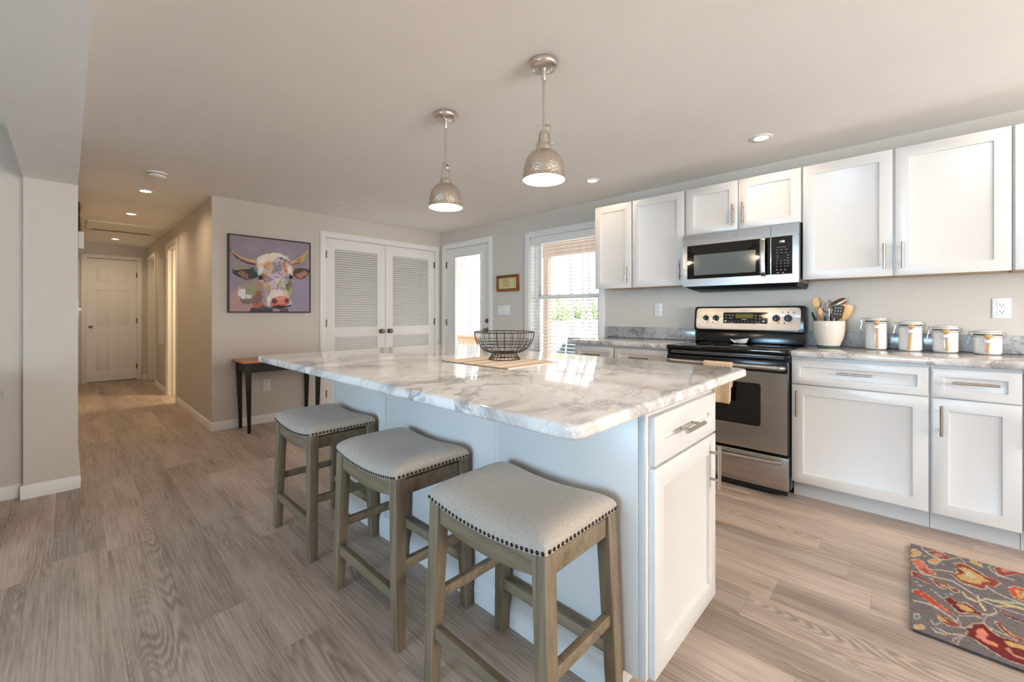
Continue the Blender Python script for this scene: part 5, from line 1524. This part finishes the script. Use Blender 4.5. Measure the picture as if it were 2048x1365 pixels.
# fringe, dotted blaze
A.poly([(540, 500), (560, 440), (660, 400), (790, 375), (870, 380), (980, 430), (1030, 490), (960, 470), (860, 440), (760, 500), (640, 530), (560, 540)], (232, 222, 206), wob=6, freq=.2)
A.poly([(580, 470), (650, 450), (660, 520), (590, 530)], (238, 228, 208)); A.poly([(840, 445), (900, 440), (1010, 490), (1040, 560), (990, 520), (900, 475)], (112, 110, 116), wob=2)
rg_ = np.random.default_rng(4)
for k in range(46):
    t = rg_.random(); cx_, cy_ = 870 + 60 * rg_.normal() * .7 + 40 * t, 540 + 400 * t
    A.oval((cx_, cy_), 5 + 7 * rg_.random(), 5 + 6 * rg_.random(), (104, 104, 140) if k % 3 else (70, 78, 112))
for k in range(260):    # loose brush strokes over the head, neck and ground
    cx_, cy_ = (560 + 500 * rg_.random(), 420 + 760 * rg_.random()) if k < 170 else (140 + 1180 * rg_.random(), 110 + 1130 * rg_.random())
    a_ = 1.2 + .8 * rg_.normal(); l_ = 18 + 50 * rg_.random()
    m = A.near([(cx_, cy_), (cx_ + l_ * math.cos(a_), cy_ + l_ * math.sin(a_))], 5 + 9 * rg_.random())
    if m.any():
        c_ = A.c[m].mean(0) * (.72 + .6 * rg_.random() if k < 170 else .92 + .16 * rg_.random()); A.c[m] = A.c[m] * .35 + c_ * .65
# eyes, muzzle
A.oval((597, 740), 32, 38, (28, 24, 26)); A.oval((604, 730), 7, 7, (120, 116, 120)); A.oval((1047, 735), 26, 34, (30, 26, 28)); A.oval((1050, 726), 6, 6, (118, 114, 118))
A.poly([(735, 1120), (790, 1040), (880, 1015), (960, 1020), (1020, 1060), (1025, 1120), (980, 1160), (860, 1150), (760, 1170)], (200, 116, 108), wob=3)
A.poly([(800, 1040), (950, 1020), (985, 1050), (880, 1085)], (222, 152, 142), wob=3); A.oval((800, 1090), 42, 34, (120, 54, 50), rot=.5); A.oval((985, 1085), 30, 34, (124, 54, 50)); A.poly([(860, 1090), (950, 1080), (960, 1130), (850, 1140)], (214, 130, 122), wob=3)
A.poly([(740, 1175), (860, 1145), (980, 1160), (1060, 1140), (1040, 1165), (960, 1190), (860, 1208)], (58, 44, 44), wob=2)
A.grain(.05)
grid_mesh('painting', P, n0, n1, A.c, M['paint'], pic)

# ---- rug
RX0, RX1, RY0, RY1, RZ = 2.086, 2.856, -1.22, -.006, .011
rgt = thing('floor_rug', ((RX0 + RX1) / 2, (RY0 + RY1) / 2, 0), 'grey wool rug with red and gold flowers before the wide base cabinet', 'rug')
MB().box(RX0 + .004, RX1 - .004, RY0 + .004, RY1 - .004, 0.0, RZ - .0005).build('rug_edge', M['rug_edge'], rgt)
n0, n1 = 190, 300
gx, gy = np.meshgrid(np.linspace(RX0, RX1, n0), np.linspace(RY0, RY1, n1), indexing='ij')
P = np.stack([gx.ravel(), gy.ravel(), np.full(gx.size, RZ)], 1)
Q = P.copy(); yb = -.258 - (P[:, 0] - 2.09) * .125     # the pattern is drawn once and then repeats mirrored along the rug
for _ in range(6):
    Q[:, 1] = np.where(Q[:, 1] < yb, 2 * yb - Q[:, 1], Q[:, 1]); Q[:, 1] = np.where(Q[:, 1] > -.006, -.012 - Q[:, 1], Q[:, 1])
pu, pv = seen(Q)
B_ = Painter((pu - 1820) * 8.53, (pv - 1080) * 8.53, (112, 105, 106), 3)
B_.put(B_.wob(1, .05) > .2, (106, 100, 102), .5)
RED, DRED, GOLD, CRM, SAL, BLU, GRN = (138, 72, 62), (112, 48, 48), (184, 152, 102), (184, 170, 152), (176, 126, 112), (98, 114, 126), (150, 152, 140)
C3 = lambda pts: [(x * 8.53 / 8.272, (y / 8.272 + 120) * 8.53) for x, y in pts]
W_ = dict(wob=5, freq=.09)
def bloom(pts, inner=None, core=None, rim=CRM, col=RED, icol=GOLD, ccol=GRN):
    c = np.mean(pts, 0); big = [tuple(c + (np.array(p) - c) * 1.0 + (np.array(p) - c) / (np.linalg.norm(np.array(p) - c) + 1e-6) * 22) for p in pts]
    B_.poly(big, rim, .9, **W_); B_.poly(pts, col, 1, **W_)
    if inner: B_.poly(inner, icol, 1, **W_)
    if core: B_.poly(core, ccol, .9, **W_)
# stems and scrolls first
for pts, w_, c in (
    ([(190, 100), (215, 160), (300, 230), (420, 300)], 11, CRM), ([(200, 100), (380, 130)], 9, CRM), ([(700, 330), (860, 300), (960, 310), (1360, 405)], 9, CRM), ([(860, 310), (950, 410)], 8, CRM),
    ([(20, 560), (300, 610), (700, 700), (880, 800), (1120, 960)], 11, CRM), ([(340, 510), (520, 520), (740, 555)], 9, CRM), ([(1290, 800), (1500, 920), (1700, 1010), (1945, 1100)], 9, CRM), ([(1340, 460), (1380, 520), (1500, 610), (1780, 690)], 10, CRM), ([(1340, 470), (1430, 430), (1520, 450)], 8, CRM),
    ([(900, 900), (960, 980), (1140, 1060), (1290, 1010), (1500, 1060), (1945, 1190)], 16, (196, 180, 140)), ([(1160, 960), (1190, 1080), (1280, 1200)], 18, (214, 184, 142)), ([(1140, 1000), (1330, 1080), (1560, 1170), (1945, 1290)], 10, CRM),
    ([(1400, 1040), (1700, 1070), (1945, 1100)], 18, (166, 168, 146)), ([(1500, 1130), (1945, 1160)], 12, (204, 176, 116)), ([(360, 850), (500, 960), (570, 1000)], 9, CRM), ([(60, 1040), (330, 1100), (520, 1210), (700, 1320), (800, 1400)], 13, CRM),
    ([(820, 1300), (1100, 1300), (1220, 1340)], 9, CRM), ([(1440, 1170), (1480, 1250), (1400, 1290), (1230, 1270)], 11, CRM), ([(1480, 1240), (1300, 1310), (1250, 1400), (1330, 1490), (1560, 1600), (1800, 1690)], 11, CRM)): B_.line(pts, w_, c, .85)
for p_, r_ in (((250, 280), 24), ((560, 420), 40), ((760, 500), 34), ((430, 880), 34), ((600, 930), 40), ((700, 930), 30), ((1600, 640), 22), ((110, 720), 26), ((170, 780), 30)): B_.oval(p_, r_ * 1.5, r_ * .6, BLU if r_ > 30 else GRN, .75, .3); B_.oval((p_[0] + 14, p_[1] + 8), r_ * .7, r_ * .22, CRM, .7, .3)
bloom([(0, 190), (80, 170), (180, 225), (150, 270), (60, 280), (0, 260)], col=GOLD); B_.poly([(0, 225), (50, 230), (20, 245)], DRED)
bloom([(280, 205), (420, 195), (540, 225), (620, 280), (690, 325), (650, 340), (500, 320), (400, 250)], [(400, 230), (500, 230), (580, 280), (500, 310), (420, 270)], icol=SAL)
bloom([(20, 350), (120, 340), (250, 400), (270, 460), (330, 520), (440, 560), (420, 590), (310, 590), (180, 530), (90, 430)], [(120, 360), (220, 390), (240, 450), (130, 400)], col=(190, 108, 86), icol=SAL)
B_.poly([(180, 500), (260, 490), (320, 570), (440, 575), (320, 590)], RED)
bloom([(310, 360), (360, 340), (430, 330), (540, 350), (430, 415), (350, 395)], col=GOLD)
bloom([(1030, 345), (1130, 340), (1180, 380), (1230, 470), (1160, 440), (1040, 390)], col=GOLD); B_.poly([(1140, 385), (1180, 355), (1280, 385), (1180, 405)], DRED)
bloom([(770, 410), (880, 405), (1000, 460), (1180, 560), (1300, 640), (1440, 680), (1540, 740), (1470, 780), (1430, 810), (1290, 770), (1280, 840), (1200, 835), (1050, 780), (900, 740), (800, 660), (715, 595), (780, 590), (830, 550), (780, 470)],
      [(820, 480), (900, 470), (1040, 520), (1180, 600), (1280, 660), (1360, 720), (1240, 720), (1200, 765), (1040, 740), (880, 690), (790, 610), (900, 590), (860, 520)], [(920, 560), (1000, 550), (1140, 640), (1080, 660), (960, 620)], ccol=(186, 178, 160))
B_.poly([(800, 510), (900, 530), (940, 580), (830, 555)], DRED)
bloom([(1440, 490), (1540, 450), (1680, 500), (1945, 550), (1945, 600), (1760, 590), (1600, 620), (1500, 580)], [(1530, 500), (1620, 490), (1760, 550), (1600, 560)], icol=SAL)
bloom([(1680, 830), (1780, 800), (1945, 850), (1945, 1040), (1840, 1010), (1720, 930)], [(1780, 840), (1860, 860), (1890, 960), (1930, 1040), (1840, 980)], col=(182, 88, 64))
B_.poly([(1880, 870), (1945, 860), (1945, 1000), (1900, 950)], DRED)
bloom([(20, 540), (120, 560), (240, 605), (180, 610), (80, 590), (180, 650), (340, 745), (260, 720), (40, 610)], col=RED)
bloom([(330, 650), (420, 690), (520, 760), (620, 760), (680, 810), (580, 825), (500, 800), (380, 710)], [(510, 770), (590, 770), (620, 800), (540, 810)]); B_.poly([(330, 650), (400, 660), (400, 710), (340, 690)], GOLD)
bloom([(660, 820), (740, 825), (820, 860), (830, 895), (750, 890)], [(690, 820), (730, 840), (690, 850)])
bloom([(50, 860), (160, 860), (330, 970), (520, 1110), (680, 1220), (740, 1290), (600, 1220), (400, 1110), (230, 990), (60, 910)], [(160, 905), (240, 930), (180, 940)], col=(176, 74, 54), icol=SAL); B_.poly([(420, 1060), (560, 1140), (700, 1260), (560, 1180)], (206, 120, 90))
bloom([(590, 1000), (680, 985), (820, 1080), (960, 1090), (1080, 1170), (1100, 1200), (1220, 1270), (1220, 1300), (1100, 1260), (980, 1240), (880, 1250), (780, 1200), (710, 1110), (610, 1050)], [(780, 1090), (950, 1120), (1080, 1200), (1080, 1240), (960, 1220), (860, 1180)], col=DRED)
bloom([(1540, 1215), (1640, 1270), (1760, 1350), (1680, 1320)], col=DRED)
bloom(C3([(75, 240), (130, 250), (160, 290), (110, 320), (70, 290)]), col=(92, 122, 142)); bloom(C3([(75, 430), (170, 425), (260, 455), (190, 485), (80, 475)]), col=GOLD)
bloom(C3([(420, 210), (560, 290), (740, 370), (830, 440), (760, 450), (620, 420), (500, 340)]), C3([(440, 240), (540, 300), (640, 370), (560, 370), (480, 310)]))
bloom(C3([(1040, 400), (1220, 405), (1330, 520), (1480, 620), (1720, 680), (1886, 760), (1886, 1080), (1640, 1010), (1380, 860), (1180, 730), (1060, 650), (920, 590), (960, 540), (940, 460), (1010, 490)]), C3([(1100, 500), (1200, 470), (1300, 580), (1240, 640), (1460, 740), (1440, 790), (1250, 720), (1100, 620)]), col=DRED, icol=(206, 130, 108))
B_.poly(C3([(1550, 690), (1640, 690), (1886, 770), (1886, 820), (1640, 770)]), GOLD, 1, **W_); B_.poly(C3([(1560, 800), (1640, 790), (1720, 900), (1886, 960), (1886, 1000), (1700, 930)]), SAL, 1, **W_)
bloom(C3([(1400, 370), (1480, 380), (1600, 500), (1886, 670), (1886, 700), (1700, 640), (1560, 540)]), C3([(1490, 390), (1640, 530), (1800, 640), (1700, 620), (1560, 480)]))
bloom(C3([(1500, 180), (1620, 260), (1780, 330), (1886, 370), (1760, 350), (1560, 250)]), col=DRED)
for pts in (C3([(340, 340), (400, 420), (500, 390)]), C3([(360, 460), (420, 530), (600, 580)]), C3([(440, 470), (620, 560), (880, 590)]), C3([(700, 740), (720, 650), (820, 620), (900, 600)]), C3([(780, 760), (800, 680), (860, 640)]), C3([(840, 460), (920, 470), (1000, 440)]), C3([(790, 290), (830, 420)])): B_.line(pts, 12, CRM, .8)
B_.grain(.24)
grid_mesh('pile', P, n0, n1, B_.c, M['rug'], rgt)

# ---------------------------------------------------------------- outside the kitchen door and window
dk = MB().box(XR + T + .005, 5.75, .2, 9.5, -.30, -.20); struct('porch_floor', dk, M['deckwood'], 'wooden porch deck outside the kitchen door', 'deck')
mb = MB().hexa([(5.80, -14, -.5), (60, -14, 1.9), (60, 60, 1.9), (5.80, 60, -.5)], [(5.80, -14, -.4), (60, -14, 2.0), (60, 60, 2.0), (5.80, 60, -.4)]); struct('ground', mb, M['gravel'], 'bright pale ground rising to the trees outside', 'ground')
mb = MB().box(XR + T + .2, 5.9, .2, 5.4, 2.62, 2.68); struct('porch_roof', mb, M['postwood'], 'porch roof over the deck', 'roof')
o = MB().box(5.56, 5.66, .3, 5.35, 2.10, 2.62).build('porch_beam', M['postwood']); tag(o, 'tan porch beam seen through the top of the window', 'beam', None, 'structure')
for y, lb in ((4.48, 'tan porch post standing outside the kitchen window'),):
    o = MB().box(5.56, 5.66, y - .05, y + .05, -.20, 2.10).build('porch_post', M['postwood']); move_origin(o); tag(o, lb, 'post')
rl = thing('deck_railing', (5.60, 6.2, -.20), 'sunlit wooden deck railing behind the exterior door glass', 'railing')
MB().box(5.53, 5.67, 5.38, 8.6, .665, .70).build('cap_rail', M['deckwood'], rl); MB().box(5.59, 5.63, 5.38, 8.6, .535, .66).build('upper_rail', M['deckwood'], rl); MB().box(5.59, 5.63, 5.38, 8.6, -.10, -.01).build('lower_rail', M['deckwood'], rl)
y = 5.46
while y < 8.55: MB().box(5.592, 5.628, y - .018, y + .018, -.01, .535).build('baluster', M['deckwood'], rl); y += .135
pc = thing('patio_chair', (4.75, 3.45, -.20), 'teal patio chair on the porch outside the window', 'chair')
for y in (3.22, 3.68):
    MB().ribbon([(4.50, y, .40), (4.52, y, .455), (4.62, y, .49), (4.80, y, .55), (4.95, y, .62), (5.02, y, .70)], (0, 1, 0), .05, .03).build('arm', M['chair_blue'], pc)
    MB().box(4.50, 4.54, y - .02, y + .02, -.20, .41).build('leg', M['chair_blue'], pc); MB().box(4.96, 5.0, y - .02, y + .02, -.20, .63).build('leg', M['chair_blue'], pc)
MB().box(4.50, 5.0, 3.24, 3.66, .18, .22).build('seat', M['chair_blue'], pc, .01)
MB().hexa([(4.96, 3.24, .22), (5.0, 3.24, .22), (5.0, 3.66, .22), (4.96, 3.66, .22)], [(5.06, 3.24, .80), (5.10, 3.24, .80), (5.10, 3.66, .80), (5.06, 3.66, .80)]).build('backrest', M['chair_blue'], pc, .01)
def gz(x): return -.4 + (x - 5.80) * 2.4 / 54.2
rnd = random.Random(11)
def tree(px, dist, r, h, leafy, label):
    """A tree along the direction whose horizontal tangent from the lens axis is px."""
    a = YAW + math.atan(px); x, y = dist * math.sin(a), dist * math.cos(a); z = gz(x)
    t_ = thing('tree', (x, y, z), label, 'tree', 'trees beyond the porch')
    mb = MB(); k = (rnd.random() - .5) * .06
    pts = [(x + k * h * s * (1 + .3 * math.sin(s * 5)), y - k * h * s, z - .1 + h * s) for s in (0, .15, .35, .55, .75, 1)]
    mb.tube(pts, [r * (1 - .75 * s) for s in (0, .15, .35, .55, .75, 1)], 10)
    for q in range(7):
        s = .3 + .6 * rnd.random(); p = Vector((x + k * h * s, y - k * h * s, z - .1 + h * s)); b_ = rnd.random() * 6.28
        d = Vector((math.cos(b_), math.sin(b_), .7)) * h * .14; mb.tube([p, p + d * .5, p + d + Vector((0, 0, h * .03))], [r * .3, r * .2, r * .08], 6)
    mb.build('trunk', M['bark'], t_)
    if leafy:
        mb = MB()
        for q in range(700):
            s = rnd.random(); b_ = rnd.random() * 6.28; rr = leafy * (1 - .7 * s) * math.sqrt(rnd.random())
            c = Vector((x + rr * math.cos(b_), y + rr * math.sin(b_), z + h * (.12 + .8 * s))); n = Vector((rnd.random() - .5, rnd.random() - .5, rnd.random() - .5)).normalized(); e = n.orthogonal().normalized() * .075; g = n.cross(e).normalized() * .05
            mb.add([c - e, c - g, c + e, c + g], [(0, 1, 2, 3)])
        mb.build('foliage', M['leaf'], t_)
tree(-.098, 15, .17, 9, 0, 'thick pale trunk in the middle of the door glass'); tree(-.082, 22, .14, 10, 0, 'slimmer pale trunk just beside the thick one in the door glass')
tree(-.131, 17, .07, 7, 1.1, 'slim leafy tree at the hinge side of the door glass'); tree(-.118, 26, .10, 9, 0, 'thin bare trunk between the leafy tree and the thick trunk')
tree(.143, 20, .13, 9, 0, 'pale trunk in the middle of the window'); tree(.168, 26, .10, 9, 0, 'thinner trunk beside the one in the middle of the window'); tree(.186, 24, .12, 9, 0, 'trunk at the cabinet side of the window')
for px, dist, w_, h, lb in ((.112, 34, .9, 2.2, 'green bush low in the window beside the post'), (.145, 36, .9, 1.9, 'green bush low in the middle of the window'), (.188, 35, .8, 1.9, 'yellow-green bush low at the cabinet side of the window')):
    a = YAW + math.atan(px); x, y = dist * math.sin(a), dist * math.cos(a); z = gz(x); mb = MB()
    for q in range(420):
        th, ph = rnd.random() * 6.28, math.acos(rnd.random()); rr = rnd.random() ** .4
        c = Vector((x + w_ * rr * math.sin(ph) * math.cos(th), y + w_ * rr * math.sin(ph) * math.sin(th), z + h * rr * math.cos(ph))); n = Vector((rnd.random() - .5, rnd.random() - .5, rnd.random() - .5)).normalized(); e = n.orthogonal().normalized() * .12; g = n.cross(e).normalized() * .09
        mb.add([c - e, c - g, c + e, c + g], [(0, 1, 2, 3)])
    o = mb.build('bush', M['leaf']); move_origin(o); tag(o, lb, 'bush', 'bushes beyond the porch')
